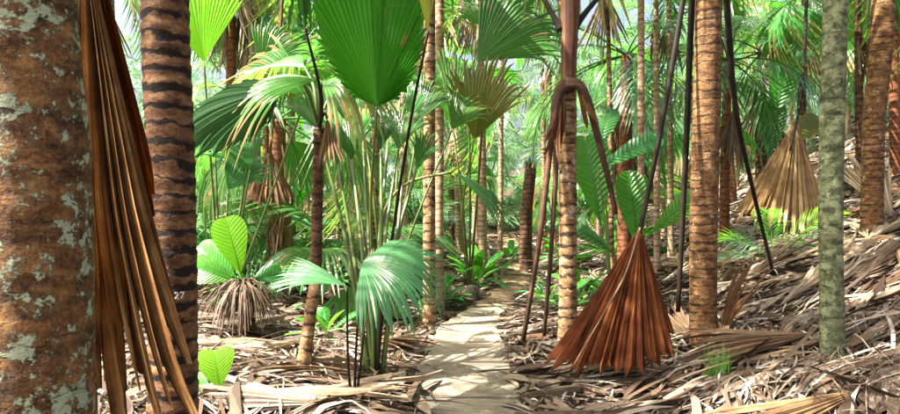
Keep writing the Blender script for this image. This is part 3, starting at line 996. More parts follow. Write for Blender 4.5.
# ------------------------------------------------------------------ G: single yellow-green leaf low beside the numbered trunk
b = onground(222, 400)
gp = thing('seedling_palm', 'single round yellow-green leaf low beside the numbered trunk', 'plant', b)
for k, (dx, dy, dz, L, w, mt) in enumerate([(-.12, -.25, 1, .30, .30, 'lime'), (-1, .3, .4, .25, .2, 'paddle')]):
    v, f, uv = paddle(L=L, wid=w, n=12, arch=.6, fold=.12, pleat=.001, rough=.004, seed=90 + k, pet=.10, notch=.1, pet_r=.006, peak=.5)
    mesh_obj('leaf', v @ basis((dx, dy, dz), (.1, -1, .2)).T, f, mt, gp, uv)

# ------------------------------------------------------------------ H: centre palm with collar and broken leaf stalks
b = onground(567, 345)
d = b.y
hp = thing('palm_tree', 'slender tan palm with dark spots and broken leaf stalks at its collar, beside the path', 'tree', b)
v, f, uv, top = trunk_mesh([(0, 0, -.2), W(568, 280, d) - b, W(568, 180, d) - b, W(568, 85, d) - b], .108, .095, 22, 160, .12, .05, .25, .35, .02, 14)
mesh_obj('trunk', v, f, 'bark_tan', hp, uv, smooth=True)
v, f, uv, top = trunk_mesh([W(568, 92, d) - b, W(569, 60, d) - b, W(570, 10, d) - b, W(568, -60, d) - b, W(566, -180, d) - b], .085, .17, 18, 60, .3, .03, .25, .1, .04, 15)
mesh_obj('leaf_sheath', v, f, 'sheath', hp, uv, smooth=True)
def stalk(parent, pts, r0, r1, mat, base, name='leaf_stalk', n=7, flat=.6, bulb=0.0):
    p = smooth_pts(pts, 20) - np.array(base)
    tv, tf, tu = tube(p, np.linspace(r0, r1, len(p)) + bulb * np.exp(-np.linspace(0, 1, len(p)) * 9), n, flat)
    return mesh_obj(name, tv, tf, mat, parent, tu, smooth=True)
for pts, r0, r1, mt in [([W(570, 84, d - .1), W(558, 90, d - .14), W(552, 130, d - .18), W(540, 235, d - .35), W(523, 341, d - .55)], .050, .028, 'petiole_brown'),
                    ([W(566, 86, d - .1), W(558, 100, d - .2), W(557, 150, d - .22), W(551, 250, d - .3), W(544, 336, d - .4)], .042, .022, 'petiole_brown'),
                    ([W(566, 84, d - .1), W(580, 86, d - .16), W(590, 108, d - .16), W(601, 150, d - .1), W(611, 190, d - .05), W(616, 214, d)], .060, .026, 'petiole_brown'),
                    ([W(562, 30, d), W(550, 10, d), W(535, -20, d), W(505, -90, d)], .03, .03, 'petiole_dark'),
                    ([W(572, 30, d), W(592, 5, d + .2), W(610, -15, d + .4), W(650, -60, d + .8)], .03, .03, 'petiole_dark')]:
    stalk(hp, pts, r0, r1, mt, b, bulb=.045)
# curled dead sheath hanging at the collar
leaf(hp, W(563, 82, d - .12), (-.15, -.25, -1), (-.3, -1, 0), .95, 'sheath', None, name='dead_sheath', A=22, n=6, rows=9, split=.6, pleat=1.2, jit=.15, irr=.3, cone=(8, 120), tipg=0, seed=41)
leaf(hp, W(576, 82, d - .12), (.30, -.2, -1), (.3, -1, 0), .60, 'dead_brown', None, name='dead_sheath', A=20, n=5, rows=7, split=.6, pleat=1.2, jit=.15, irr=.3, cone=(9, 110), tipg=0, seed=42)
crown(hp, tuple(Vector(top) - Vector((0, 0, .1))), 'fan', 9, 3.0, 43, emin=15, emax=70)

# ------------------------------------------------------------------ I: red-brown dead fan leaf standing like a tent
H = W(640, 226, 5.9)
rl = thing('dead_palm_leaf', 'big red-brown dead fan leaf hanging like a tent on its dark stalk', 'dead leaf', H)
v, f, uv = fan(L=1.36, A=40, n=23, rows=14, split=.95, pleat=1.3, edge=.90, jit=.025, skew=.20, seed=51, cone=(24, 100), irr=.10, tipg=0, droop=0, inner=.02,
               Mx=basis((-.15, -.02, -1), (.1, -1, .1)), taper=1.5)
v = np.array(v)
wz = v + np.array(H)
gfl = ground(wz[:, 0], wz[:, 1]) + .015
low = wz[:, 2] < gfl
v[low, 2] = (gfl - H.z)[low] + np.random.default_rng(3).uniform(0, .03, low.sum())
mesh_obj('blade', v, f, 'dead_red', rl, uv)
stalk(rl, [W(690, -60, 6.3), W(683, 0, 6.25), W(668, 90, 6.1), W(655, 160, 6.0), W(640, 230, 5.88)], .030, .022, 'petiole_dark', H, 'petiole')
stalk(rl, [W(640, 228, 5.86), W(625, 275, 5.62), W(600, 320, 5.45), W(572, 368, 5.35)], .012, .005, 'dead_tan', H, 'midrib', 6, 1)

# hanging dead stalks beside the orange-brown trunk
for lab, pts, r0, r1, mt in [('straight black dead leaf stalk hanging against the left side of the orange-brown trunk', [W(697, -80, 6.5), W(692, 0, 6.5), W(686, 150, 6.5), W(678, 312, 6.45)], .040, .024, 'petiole_dark'),
                         ('thin dark dead leaf stalk slanting right from the orange-brown trunk to the slope', [W(722, -60, 6.7), W(728, 20, 6.8), W(736, 110, 7.0), W(753, 190, 7.4), W(774, 276, 7.7)], .040, .02, 'petiole_dark'),
                         ('pale split leaf stalk running up the front of the orange-brown trunk', [W(696, 118, 6.52), W(700, 60, 6.54), W(708, 20, 6.54), W(706, -60, 6.5)], .014, .02, 'petiole_brown')]:
    bpos = Vector(pts[-1])
    p = smooth_pts(pts, 20) - np.array(bpos)
    tv, tf, tu = tube(p, np.linspace(r0, r1, len(p)), 7, .6)
    o = mesh_obj('dead_leaf_stalk', tv, tf, mt, None, tu, bpos, True)
    tag(o, lab, 'leaf stalk')

# ------------------------------------------------------------------ M: dry fan on the slope behind
H = W(797, 118, 10.9)
dm = thing('dead_palm_leaf', 'pale straw-coloured dead fan leaf hanging on the slope behind the green-grey trunk', 'dead leaf', H)
v, f, uv = fan(L=2.15, A=40, n=22, rows=10, split=.8, pleat=1.1, edge=.85, jit=.04, seed=52, cone=(23, 100), tipg=0, droop=0, Mx=basis((-.16, 0, -1), (0, -1, 0)))
mesh_obj('blade', v, f, 'dead_straw', dm, uv)
stalk(dm, [W(806, -40, 12.6), W(806, 20, 11.6), W(803, 80, 11.0), W(797, 120, 10.8), W(790, 150, 10.5)], .035, .02, 'petiole_dark', H, 'petiole')
# brown dead fan, left background
H = W(270, 150, 9.5)
db = thing('dead_palm_leaf', 'dark brown dead fan leaf hanging in the left background', 'dead leaf', H)
v, f, uv = fan(L=.95, A=40, n=16, rows=8, split=.85, pleat=1.1, edge=.85, jit=.04, seed=53, cone=(27, 95), tipg=0, droop=0, Mx=basis((0, 0, -1), (0, -1, 0)))
mesh_obj('blade', v, f, 'dead_brown', db, uv)
stalk(db, [W(283, -20, 9.8), W(278, 70, 9.7), W(270, 152, 9.45)], .03, .02, 'petiole_brown', H, 'petiole')

# ------------------------------------------------------------------ Q: leaves around the centre
b = onground(384, 318)
q1 = thing('fan_palm_plant', 'fan palm plant with one long stalk arching right over the path edge', 'palm plant', b)
leaf(q1, W(452, 172, 7.6), (1, -.1, -.30), (.25, -.6, .9), .95, 'fan_dark', [Vector(b), W(382, 225, 8.2), W(405, 185, 7.9)], .018, 'petiole', A=20, n=16, rows=9, split=.6, pleat=.7,
     fold=-.5, droop=.9, tipg=.15, seed=61)
for k, (x1, y1, x2, y2, dd) in enumerate([(402, 220, 420, 120, 8.4), (395, 210, 400, 90, 8.8), (412, 230, 452, 130, 8.6), (375, 210, 362, 120, 8.9)]):
    leaf(q1, W(x2, y2, dd), ((x2 - 384) / 120, .2, 1), (0, -1, .3), 1.0, ['fan_green', 'fan_olive', 'fan_torn', 'fan_green'][k], [Vector(b), W(x1, y1, 8.4)], .014, 'petiole', A=40, n=22,
         rows=8, split=.55, pleat=.6, fold=.3, droop=.8, tipg=.3, seed=62 + k)
b = onground(470, 292)
q2 = thing('fan_palm_plant', 'fan palm plant with an olive leaf below a bright green one, by the path bend', 'palm plant', b)
leaf(q2, W(474, 140, 9.0), (.22, -.1, 1), (-.1, -1, .2), 1.35, 'fan_olive', [Vector(b), W(462, 220, 9.6)], .016, 'petiole', A=40, n=24, rows=10, split=.68, pleat=.7, fold=.35,
     droop=.4, tipg=.15, seed=66)
leaf(q2, W(478, 62, 9.2), (.75, -.1, .75), (-.2, -1, .2), 1.75, 'fan_green', [Vector(b), W(470, 200, 9.8), W(470, 110, 9.5)], .016, 'petiole', A=46, n=26, rows=10, split=.72, pleat=.6, fold=.2,
     droop=.9, tipg=.25, seed=67)
leaf(q2, W(452, 120, 9.6), (-.2, .1, 1), (.2, -1, .2), 1.6, 'paddle', [Vector(b), W(462, 200, 9.8)], .016, 'petiole', A=36, n=24, rows=10, split=.6, pleat=.6, fold=.3,
     droop=.7, tipg=.2, seed=68)
leaf(q2, W(488, 30, 9.8), (-.2, .1, .6), (.1, -1, .4), 1.3, 'fan_torn', [Vector(b), W(482, 130, 9.9)], .016, 'petiole', A=50, n=24, rows=10, split=.4, pleat=.6, fold=.2,
     droop=1.4, tipg=.5, seed=69)
# paddle-leaved palm behind the red-brown leaf
b = GP(612, 8.3)
q3 = thing('broad_leaf_palm', 'young palm with broad lime-green paddle leaves behind the red-brown dead leaf', 'palm plant', b)
for k, (hx, hy, dx, dy, dz, L, w, ar, mt, dd) in enumerate([(638, 250, -.12, -.1, 1, .95, .40, .3, 'paddle', 8.2), (648, 236, .75, -.1, .7, .85, .28, .55, 'paddle', 8.1), (600, 225, -.10, .1, 1, 1.2, .55, .5, 'paddle', 8.4),
                                                  (600, 150, .25, .3, .7, 1.0, .30, 1.0, 'shrub', 8.8), (616, 256, -.9, -.45, .75, 1.0, .20, 1.7, 'shrub', 7.9), (598, 170, .75, -.1, .5, 1.05, .26, 1.1, 'shrub', 8.3)]):
    v, f, uv = paddle(L=L, wid=w, n=16, arch=ar, fold=.25, pleat=.008, seed=100 + k, pet=.05)
    v = v @ basis((dx, dy, dz), (0, -1, .45)).T + np.array(W(hx, hy, dd)) - np.array(b)
    o = mesh_obj('leaf', v, f, mt, q3, uv)
    stalk(o, [Vector(b), (Vector(b) + W(hx, hy, dd)) * .5 + Vector((.02, 0, .1)), W(hx, hy, dd)], .016, .01, 'petiole', b, 'petiole', 5, 1)
# bright paddle leaf, right background
b = GP(770, 13.5)
q4 = thing('broad_leaf_palm', 'palm with one big glossy green paddle leaf in the right background', 'palm plant', b)
for k, (hx, hy, dx, dz, L, w, ar, mt) in enumerate([(772, 118, .28, 1, 1.5, .65, .6, 'paddle'), (778, 150, .8, .7, 1.2, .5, .8, 'fan_olive'), (760, 150, -.8, .6, 1.1, .4, .9, 'paddle'), (768, 160, .1, 1, 1.2, .5, .4, 'shrub')]):
    v, f, uv = paddle(L=L, wid=w, n=16, arch=ar, fold=.25, pleat=.01, seed=110 + k, pet=.05)
    v = v @ basis((dx, -.1, dz), (-.2, -1, .3)).T + np.array(W(hx, hy, 13.4)) - np.array(b)
    o = mesh_obj('leaf', v, f, mt, q4, uv)
    stalk(o, [Vector(b), W(hx, hy, 13.4)], .03, .015, 'petiole', b, 'petiole', 5, 1)
# small lime feather leaves in front of the straw fan
b = onground(772, 262)
q5 = thing('seedling_feather_palm', 'small lime feather-leaved seedling in front of the straw-coloured dead leaf', 'palm plant', b)
for k, (dx, dy, dz, L) in enumerate([(.5, -.3, .9, 1.25), (.9, -.2, .75, 1.2), (-.85, -.2, .75, 1.1), (-.5, -.6, .6, .95), (.15, .3, 1, 1.1), (-.9, .2, .35, .9)]):
    v, f, uv = feather(L=L, nl=22, ll=.34, arch=1.3, vee=.5, dr=.35, seed=120 + k, w=.026, pet_r=.009)
    mesh_obj('leaf', v @ basis((dx, dy, dz), (-dx * .7, -.5, .8)).T, f, ['lime', 'feather_pale'][k % 2], q5, uv)

# ------------------------------------------------------------------ named trunks and palms in the middle distance
def mid(px, py, xt, ht_px, r, mat, label, kind='feather', n=10, L=2.4, seed=0, dd=None, lean_y=0, **kw):
    b = onground(px, py) if dd is None else GP(px, dd)
    top = W(xt, ht_px, b.y)
    bg_palm(b, top.z - b.z, r, kind, n, L, seed, label, None, mat, (top.x - b.x, lean_y), sides=14, rows=90, **kw)
mid(429, 329, 431, -320, .085, 'bark_tan', 'tan ringed palm trunk rising left of the path bend', 'fan', 10, 2.6, 201)
mid(439, 311, 441, -250, .075, 'bark_pale', 'thin pale palm trunk just right of the tan ringed trunk', 'feather', 9, 2.4, 202)
mid(405, 300, 400, -60, .06, 'bark_pale', 'thin pale palm trunk left of the tan ringed trunk', 'fan', 8, 2.2, 219)
mid(624, 240, 627, 55, .15, 'bark_red', 'stout reddish palm trunk with a drooping pale crown behind the centre palm', 'feather', 12, 3.0, 203, dd=13.5, emin=-35, emax=50)
mid(641, 260, 641, -150, .06, 'bark_pale', 'very thin tan palm trunk behind the red-brown dead leaf', 'feather', 9, 2.4, 204, dd=10.6)
mid(657, 260, 655, -130, .055, 'bark_pale', 'very thin whitish palm trunk right of the thin tan one', 'feather', 9, 2.4, 205, dd=11.4)
mid(612, 260, 606, -60, .05, 'bark_tan', 'thin tan palm trunk right of the centre palm', 'feather', 8, 2.2, 206, dd=12)
mid(671, 250, 668, -40, .06, 'bark_pale', 'thin palm trunk left of the black hanging stalk', 'feather', 8, 2.2, 207, dd=12.6)
mid(761, 190, 762, 52, .13, 'bark_dark', 'dark palm trunk with a whitish drooping crown in the right background', 'feather', 12, 2.6, 208, dd=15, emin=-50, emax=35)
mid(232, 250, 230, -70, .10, 'bark_red', 'brown palm trunk in the upper left background', 'fan', 10, 2.6, 209, dd=12.5, dead=5)
mid(256, 250, 254, -30, .12, 'bark_pale', 'pale palm trunk hung with dead leaves in the left background', 'fan', 10, 2.6, 210, dd=14, dead=6)
mid(292, 250, 290, 0, .10, 'bark_pale', 'palm trunk with hanging dead leaves above the torn leaves', 'fan', 10, 2.4, 211, dd=15, dead=6)
mid(275, 240, 278, 120, .16, 'bark_red', 'short stout brown palm behind the dark brown dead leaf', 'fan', 12, 2.4, 212, dd=11)
mid(483, 240, 478, -50, .10, 'bark_pale', 'palm trunk hung with straw-coloured dead leaves top centre', 'fan', 10, 2.4, 213, dd=14, dead=3)
mid(500, 240, 505, -130, .07, 'bark_pale', 'slim pale palm trunk left of the centre palm', 'feather', 10, 2.6, 214, dd=17)
mid(800, 160, 806, -30, .09, 'bark_dark', 'dark slim palm trunk left of the green-grey trunk', 'fan', 10, 2.6, 215, dd=14, emin=-40)
mid(860, 180, 857, -20, .08, 'bark_dark', 'dark slim palm trunk left of the far right trunk', 'fan', 9, 2.4, 216, dd=13)
mid(545, 240, 540, -10, .07, 'bark_tan', 'thin palm trunk behind the dark stump', 'feather', 10, 2.4, 217, dd=19)
mid(724, 225, 728, 60, .09, 'bark_red', 'short brown palm right of the orange-brown trunk', 'feather', 11, 2.2, 218, dd=12)
# stump
b = onground(526, 272)
sp_ = thing('palm_stump', 'dark brown broken palm stump at the path bend', 'stump', b)
v, f, uv, top = trunk_mesh([(0, 0, -.2), W(526, 220, b.y) - b, W(531, 168, b.y) - b], .17, .13, 20, 60, .12, .06, .2, .2, .05, 77)
mesh_obj('trunk', v, f, 'bark_dark', sp_, uv, smooth=True)
for k in range(7):
    a = k * .9
    leaf(sp_, Vector(b) + Vector(top) + Vector((math.cos(a) * .09, math.sin(a) * .09, -.08)), (math.cos(a) * .25, math.sin(a) * .25, 1), (math.cos(a), math.sin(a), 0), .26 + .05 * (k % 3), 'dead_brown',
         None, name='splinter', A=16, n=3, rows=4, split=.5, pleat=.4, fold=.2, droop=0, tipg=0, seed=k)

# ------------------------------------------------------------------ background palms
r_ = np.random.default_rng(99)
count = 0
tries = 0
spots = []
hero_block = [(-.45, -.02, 9.5), (.0, .35, 9)]
while count < 112 and tries < 5000:
    tries += 1
    y = 9.8 + 22 * r_.random() ** .9
    x = r_.uniform(-.80, .80) * y
    dx = x - float(path_x(y))
    if abs(dx) < 1.1 or (y < 13 and .3 < x / y < .62) or (y < 12.5 and abs(dx) < 2.2):
        continue
    if x / y > .33 and dx > 2 and r_.random() < .6:
        continue
    if any((x - a) ** 2 + (y - b_) ** 2 < 1.3 for a, b_ in spots):
        continue
    spots.append((x, y))
    kind = 'feather' if r_.random() < .5 else 'fan'
    tall = r_.random()
    h = r_.uniform(.1, .8) if tall < .48 else (r_.uniform(1.2, 3.5) if tall < .82 else r_.uniform(4.5, 8.5))
    if x / y > .33 and h < .9: h = r_.uniform(3, 7)
    elif y < 12: h = min(h, 1.2)
    L = r_.uniform(1.7, 2.8)
    bm = ['bark_pale', 'bark_red', 'bark_tan', 'bark_dark'][int(r_.integers(4))]
    sx_ = 'at far left' if x / y < -.35 else 'left of the path' if dx < 0 else 'right of the path' if x / y < .3 else 'on the right slope'
    if h > .9:
        lab = '%s %s-leaved palm with %s trunk in the background %s' % ('tall' if h > 4 else 'short', kind, {'bark_pale': 'pale grey', 'bark_red': 'reddish', 'bark_tan': 'tan', 'bark_dark': 'dark'}[bm], sx_)
    else:
        lab = 'low %s-leaved palm %s in the background thicket %s' % (kind, 'with long leaves' if L > 2.25 else 'with short leaves', sx_)
    grp = lab
    bg_palm((x, y, gz(x, y) - .02), h, r_.uniform(.05, .12), kind, int(r_.integers(8, 13)), L, 300 + count, lab, grp,
            bm, (r_.normal(0, .2), r_.normal(0, .2)), dead=int(r_.integers(0, 4)),
            emin=-10 if h < 1 else -45, emax=80)
    count += 1
# small broad-leaved plants
for k in range(46):
    for _ in range(200):
        y = r_.uniform(8.6, 19); x = r_.uniform(-.42, .30) * y
        dx = x - float(path_x(y))
        if abs(dx) > .75 and not (.12 < x / y < .34 and y < 9) and not (dx > 2.5):
            break
    bg_palm((x, y, gz(x, y)), .1, .02, 'paddle', int(r_.integers(6, 11)), r_.uniform(.45, .95), 500 + k, (ulab := 'broad-leaved green plant in the %s undergrowth %s' % ('near' if y < 12 else 'middle' if y < 15 else 'far', ('at far left' if x / y < -.28 else 'in the left thicket' if x / y < -.12 else 'close left of the path') if dx < 0 else 'right of the path')), ulab, name='undergrowth_plant', emin=15, emax=80)
for k, (px, py, L, lab) in enumerate([(478, 285, .75, 'leafy green plant at the left edge of the path bend'), (497, 276, .6, 'leafy plant on the left between the path and the dark stump'),
                                 (510, 262, .7, 'leafy plant just left of the dark stump'), (585, 300, .55, 'small green plant behind the base of the centre palm'),
                                 (325, 340, .5, 'small dark green plant behind the short torn palm'), (213, 290, .8, 'leafy green plant beside the numbered trunk'),
                                 (445, 300, .5, 'small plant right of the tan ringed trunk')]):
    b = onground(px, py)
    bg_palm(b, .1, .02, 'paddle', 9, L, 560 + k, lab, None, name='undergrowth_plant', emin=15, emax=80)

# distant forest: nobody could count it
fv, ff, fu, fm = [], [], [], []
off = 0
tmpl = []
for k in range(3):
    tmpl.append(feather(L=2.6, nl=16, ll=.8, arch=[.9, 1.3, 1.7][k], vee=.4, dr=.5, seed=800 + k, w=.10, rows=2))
tmpl.append(fan_with_stalk(stalk=1.0, arch=.5, L=1.4, A=58, n=12, rows=4, split=.5, pleat=.5, fold=.2, droop=.6, tipg=.3, seed=804))
r_ = np.random.default_rng(7)
for k in range(2600):
    ang = r_.uniform(-.95, .95)
    dist = r_.uniform(27, 62)
    x, y = math.tan(ang * .75) * dist, dist
    g = gz(x, y)
    z = g + r_.uniform(0, 1) ** 1.5 * (3 + dist * .16)
    v, f, u = tmpl[int(r_.integers(4))]
    q = Matrix.Rotation(r_.uniform(0, 6.28), 3, 'Z') @ Matrix.Rotation(R(r_.uniform(-40, 70)), 3, 'X')
    s = r_.uniform(.8, 1.5)
    vv = (v * s) @ np.array(q).T + np.array([x, y, z])
    fv.append(vv); fu.append(u[:, :2])
    ff += [tuple(i + off for i in c) for c in f]
    off += len(v)
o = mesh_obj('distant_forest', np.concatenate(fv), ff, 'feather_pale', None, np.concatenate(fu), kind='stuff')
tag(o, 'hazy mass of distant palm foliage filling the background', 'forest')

# ------------------------------------------------------------------ leaf litter
def strips(name, N, yr, xr, dens_pow, lens, widths, lift, seed, label, keep=None, onpath=.02, arch=.05, mat='litter', left_keep=.68):
    r_ = np.random.default_rng(seed)
    y = yr[0] + (yr[1] - yr[0]) * r_.random(N) ** dens_pow
    x = r_.uniform(xr[0], xr[1], N) * np.maximum(y, 3)
    dx = x - path_x(y)
    ok = (np.abs(dx) > .40 + r_.normal(0, .06, N)) | (r_.random(N) < np.where(y > 10.2, onpath * 6, onpath)) | ((np.abs(dx) > .28) & (r_.random(N) < .25))
    ok &= (dx > 0) | (r_.random(N) < left_keep)
    x, y = x[ok], y[ok]
    n = len(x)
    # direction field: clumps of roughly parallel strips
    th = 1.1 * np.sin(x * 1.3 + 1.7 * np.sin(y * .9)) + .9 * np.sin(y * 1.9 + x * .6) + r_.normal(0, .55, n) + .25
    L = r_.uniform(lens[0], lens[1], n) * r_.choice([.5, 1, 1, 1.4], n)
    w = r_.uniform(widths[0], widths[1], n)
    bend = r_.normal(0, .5, n)
    ar = np.abs(r_.normal(0, arch, n)) * L
    lf = r_.uniform(.004, lift, n)
    roll = r_.normal(0, .5, n)
    slope_t = r_.normal(0, .10, n)
    K = 5
    V = np.zeros((n, K, 2, 3))
    for j in range(K):
        t = j / (K - 1) - .5
        a = th + bend * t
        cx = x + np.cos(th + bend * t * .5) * L * t
        cy = y + np.sin(th + bend * t * .5) * L * t
        cz = ground(cx, cy) + lf + ar * (1 - 4 * t * t) + np.maximum(slope_t * L * (t + .5), 0)
        ww = w * (1 - (abs(t) * 2) ** 2.5 * .85) * .5
        sx, sy = -np.sin(a) * np.cos(roll), np.cos(a) * np.cos(roll)
        sz = np.sin(roll)
        for s, sg in enumerate((-1, 1)):
            V[:, j, s, 0] = cx + sg * sx * ww
            V[:, j, s, 1] = cy + sg * sy * ww
            V[:, j, s, 2] = np.maximum(cz + sg * sz * ww, ground(cx, cy) + .002)
    V = V.reshape(-1, 3)
    b = (np.arange(n) * K * 2)[:, None] + (np.arange(K - 1) * 2)[None, :]
    b = b.ravel()
    Fc = np.stack([b, b + 1, b + 3, b + 2], 1)
    o = mesh_obj(name, V, Fc, mat, kind='stuff')
    tag(o, label, 'leaf litter')
    return o
strips('leaf_litter', 21000, (3.2, 17), (-.85, .95), 1.5, (.10, .55), (.008, .035), .06, 1, 'dry grey-brown leaf strips carpeting the forest floor')
strips('leaf_litter', 16000, (3.2, 12), (-.85, .95), 1.3, (.03, .12), (.008, .03), .05, 2, 'small brown leaf crumbs scattered between the longer strips', onpath=.035, arch=.12)
strips('leaf_litter', 5200, (3.2, 15), (-.85, .95), 1.5, (.2, .7), (.03, .09), .07, 4, 'broad flat brown dead leaf pieces lying among the strips', arch=.03, mat='litter_broad')
strips('leaf_litter', 9000, (15, 36), (-.8, .95), 1.2, (.4, 1.4), (.03, .10), .12, 3, 'pale dead leaf strips on the ground further back')

# curled heap at bottom right
hv, hf = [], []
r_ = np.random.default_rng(12)
hb = onground(868, 385)
for k in range(380):
    c = np.array(hb) + np.array([r_.normal(0, .32), r_.normal(0, .25), 0])
    c[2] = gz(c[0], c[1]) + abs(r_.normal(0, .07))
    rr = r_.uniform(.05, .22); a0 = r_.uniform(0, 6.28); da = r_.uniform(.8, 3.0)
    ax = r_.normal(0, 1, 3); ax[2] += .8; ax /= np.linalg.norm(ax)
    e1 = np.cross(ax, [1, .2, 0]); e1 /= np.linalg.norm(e1); e2 = np.cross(ax, e1)
    w = r_.uniform(.0015, .004)
    n0 = len(hv)
    for q in range(6):
        a = a0 + da * q / 5
        p = c + rr * (math.cos(a) * e1 + math.sin(a) * e2)
        p[2] = max(p[2], gz(p[0], p[1]) + .005)
        hv += [p - ax * w, p + ax * w]
        if q:
            i = n0 + 2 * (q - 1)
            hf.append((i, i + 1, i + 3, i + 2))
o = mesh_obj('fibre_heap', np.array(hv), hf, 'litter_broad', kind='stuff')
tag(o, 'tangled heap of curly dry fibres at the foot of the green-grey trunk', 'leaf litter')

# ------------------------------------------------------------------ fallen dead leaves as individuals
DM = []
for k in range(7):
    kw = [dict(A=34, n=16, cone=(20, 70), split=.7, edge=.85), dict(A=50, n=18, split=.45, fold=.3, droop=.5, edge=.75, wave=.07, miss=.15), dict(A=24, n=12, cone=(13, 120), split=.6, edge=.9),
          dict(A=42, n=16, split=.5, fold=.5, droop=-.3, edge=.8, wave=.06), dict(A=16, n=9, split=.55, fold=.8, droop=.4, edge=.9), dict(A=60, n=20, split=.45, fold=.15, droop=.8, edge=.7, wave=.10, curl=.4, miss=.2),
          dict(A=30, n=12, cone=(18, 60), split=.4, edge=.8, miss=.25)][k]
    v, f, u = fan(L=1.0, rows=8, pleat=.8, tipg=.06, jit=.17, seed=900 + k, irr=.12, **kw)
    for mt in ('dead_pale', 'dead_tan', 'dead_grey', 'dead_brown'):
        DM.append(hidden_mesh('dead_leaf', v, f, u, mt))
def normal_at(x, y):
    e = .25
    return Vector((-(gz(x + e, y) - gz(x - e, y)) / (2 * e), -(gz(x, y + e) - gz(x, y - e)) / (2 * e), 1)).normalized()
def fallen(px, py, L, az, var, mt, label, group=None, lift=.03, pitch=0, roll=0, world=None, sz=1.0):
    p = onground(px, py) if world is None else Vector(world)
    mi = var * 4 + ['dead_pale', 'dead_tan', 'dead_grey', 'dead_brown'].index(mt)
    o = link_copy(DM[mi], 'fallen_palm_leaf')
    nrm = normal_at(p.x, p.y)
    q = Vector((0, 0, 1)).rotation_difference(nrm).to_matrix() @ Matrix.Rotation(az, 3, 'Z') @ Matrix.Rotation(pitch, 3, 'X') @ Matrix.Rotation(roll, 3, 'Y')
    o.matrix_world = Matrix.Translation(p + nrm * lift) @ q.to_4x4() @ Matrix.Diagonal((L, L, L * sz, 1))
    tag(o, label, 'dead leaf', group)
    return o
# the ones that stand out (azimuth: 0 points away from the camera, +90 deg points left)
fallen(722, 350, .95, R(-62), 4, 'dead_brown', 'pointed brown dead leaf standing up from the slope between the two right trunks', lift=.04, pitch=R(30))
fallen(655, 372, 1.1, R(-78), 2, 'dead_grey', 'long grey dead leaf lying at the foot of the red-brown dead leaf', lift=.05)
fallen(818, 345, 1.0, R(82), 2, 'dead_tan', 'arched tan dead leaf left of the foot of the green-grey trunk', lift=.10, pitch=R(8))
fallen(868, 398, 1.05, R(88), 2, 'dead_tan', 'rolled tan dead leaf at bottom right in front of the green-grey trunk', lift=.06)
fallen(706, 408, .7, R(-88), 4, 'dead_grey', 'flat pale grey dead leaf lying at the bottom edge right', lift=.05)
fallen(850, 290, 1.1, R(-66), 2, 'dead_tan', 'long dead leaf on the slope right of the green-grey trunk', lift=.08)
fallen(800, 300, 1.2, R(-62), 2, 'dead_pale', 'pale rolled dead leaf on the slope left of the green-grey trunk', lift=.06)
fallen(870, 245, 1.5, R(-70), 1, 'dead_pale', 'pale dead fan leaf below the far right trunk', lift=.08)
fallen(895, 225, 1.4, R(-25), 0, 'dead_pale', 'large upright pale dead leaf at the right edge', lift=.1, pitch=R(35))
fallen(225, 398, 1.35, R(-92), 2, 'dead_pale', 'long pale rolled dead leaf lying in front of the lime seedling', lift=.05)
fallen(250, 376, 1.15, R(-84), 4, 'dead_tan', 'narrow brown dead leaf lying left of the short torn palm', lift=.05)
fallen(330, 409, 1.2, R(75), 2, 'dead_grey', 'grey rolled dead leaf lying at the bottom edge left of the path', lift=.04)
fallen(300, 395, 1.0, R(-100), 0, 'dead_pale', 'pale ribbed dead leaf under the low glossy leaves', lift=.03)
fallen(400, 352, .55, R(140), 5, 'dead_pale', 'whitish dead leaf scrap beside the left path edge', lift=.05)
fallen(540, 385, .8, R(-50), 4, 'dead_grey', 'grey dead leaf lying along the right edge of the path', lift=.04)
r_ = np.random.default_rng(31)
for k in range(170):
    for _ in range(60):
        y = 4.2 + 12 * r_.random() ** 1.3
        x = r_.uniform(-.62, .85) * y
        dx = x - float(path_x(y))
        if dx < 0 and r_.random() < .45: continue
        if abs(dx) > .95 and y > 5.3: break
    right = dx > 0
    az = R(r_.choice([-65, 75]) + r_.normal(0, 28))
    var = int(r_.choice(7, p=[.2, .05, .27, .06, .25, .03, .14])); mt = str(r_.choice(['dead_pale', 'dead_tan', 'dead_grey', 'dead_brown'], p=[.3, .25, .3, .15]))
    if y < 7.5 and var in (1, 3, 5): var = 2
    shp = ['ridged', 'open fan-shaped', 'rolled', 'wavy', 'narrow folded', 'wide spread', 'ragged'][var]
    lab = '%s %s fallen palm leaf %s' % (shp, {'dead_pale': 'pale straw', 'dead_tan': 'orange-tan', 'dead_grey': 'grey', 'dead_brown': 'dark brown'}[mt],
        ('on the near right slope' if y < 8 else 'on the upper right slope') if right else ('on the near left floor' if y < 8 else 'on the far left floor'))
    fallen(0, 0, r_.uniform(.4, .95), az, var, mt,
           lab, lab, lift=r_.uniform(.02, .07), pitch=R(r_.normal(2, 6)), roll=R(r_.normal(0, 15)), world=(x, y, gz(x, y)), sz=.75)

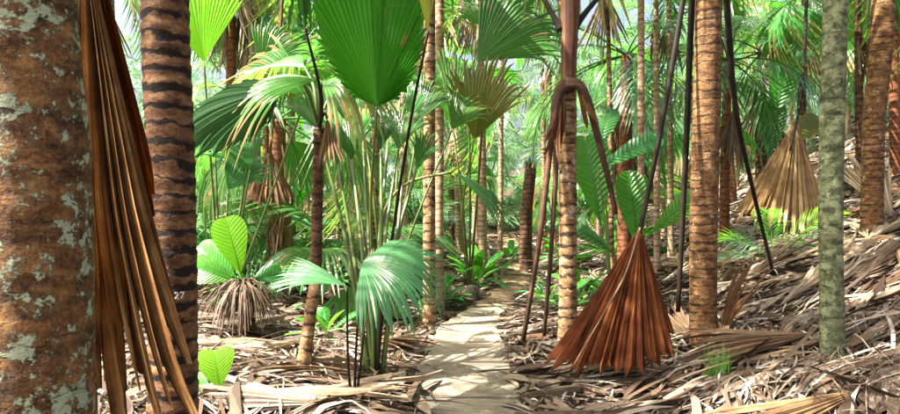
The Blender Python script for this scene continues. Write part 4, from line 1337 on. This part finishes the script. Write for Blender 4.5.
# ------------------------------------------------------------------ grass tuft and stones
b = onground(719, 381)
gr = thing('grass_tuft', 'small bright green grass tuft on the right slope', 'grass', b)
r_ = np.random.default_rng(3)
gv_, gf_ = [], []
for k in range(80):
    a = r_.uniform(0, 6.28); L = r_.uniform(.18, .36); sp = r_.uniform(.1, .8); w = r_.uniform(.003, .006)
    c0 = np.array([r_.normal(0, .05), r_.normal(0, .04), -.01])
    n0 = len(gv_)
    sd = np.array([-math.sin(a), math.cos(a), 0])
    for q in range(4):
        t = q / 3
        p = c0 + np.array([math.cos(a) * sp * L * t * t, math.sin(a) * sp * L * t * t, L * t * (1 - .3 * sp * t)])
        gv_ += [p - sd * w * (1 - t * .9), p + sd * w * (1 - t * .9)]
        if q: gf_.append((n0 + 2 * q - 2, n0 + 2 * q - 1, n0 + 2 * q + 1, n0 + 2 * q))
mesh_obj('blades', np.array(gv_), gf_, 'grass', gr, np.zeros((len(gv_), 2)), kind='stuff')
def lump_obj(name, px, py, size, mat, label, cat, seed, rz=0, tilt=0):
    import bmesh
    bm = bmesh.new()
    bmesh.ops.create_icosphere(bm, subdivisions=3, radius=1.0)
    r_ = np.random.default_rng(seed); ph = r_.uniform(0, 6.28, 6)
    for vtx in bm.verts:
        c = vtx.co
        k = 1 + .12 * math.sin(3 * c.x + ph[0]) * math.sin(2.5 * c.y + ph[1]) + .07 * math.sin(7 * c.z + ph[2] + 4 * c.x) + r_.normal(0, .015)
        c = Vector([math.copysign(abs(q) ** .75, q) for q in c])
        vtx.co = Vector((c.x * size[0], c.y * size[1], c.z * size[2])) * k
    me = bpy.data.meshes.new(name); bm.to_mesh(me); bm.free()
    me.materials.append(M[mat])
    p = onground(px, py)
    o = bpy.data.objects.new(name, me); COL.objects.link(o)
    o.location = p + Vector((0, 0, size[2] * .55)); o.rotation_euler = (0, tilt, rz)
    tag(o, label, cat)
lump_obj('rock', 471, 300, (.12, .10, .17), 'slab', 'tilted tan stone block at the left edge of the path bend', 'rock', 1, .3, .4)
lump_obj('rock', 552, 349, (.22, .10, .06), 'slab', 'pale grey stone lying at the foot of the hanging stalks', 'rock', 2, .2)
lump_obj('seed_husk', 536, 342, (.20, .08, .06), 'bark_dark', 'long dark husk lying beside the path at the foot of the hanging stalks', 'husk', 3, .15)
lump_obj('rock', 448, 320, (.13, .12, .08), 'soil', 'small dark stone at the left path edge near the tan ringed trunk', 'rock', 4)
lump_obj('rock', 505, 318, (.10, .08, .05), 'soil', 'small brown stone at the right path edge', 'rock', 5)
print('objects', len(bpy.data.objects), 'tris', sum(sum(len(p.vertices) - 2 for p in m.polygons) for m in bpy.data.meshes))
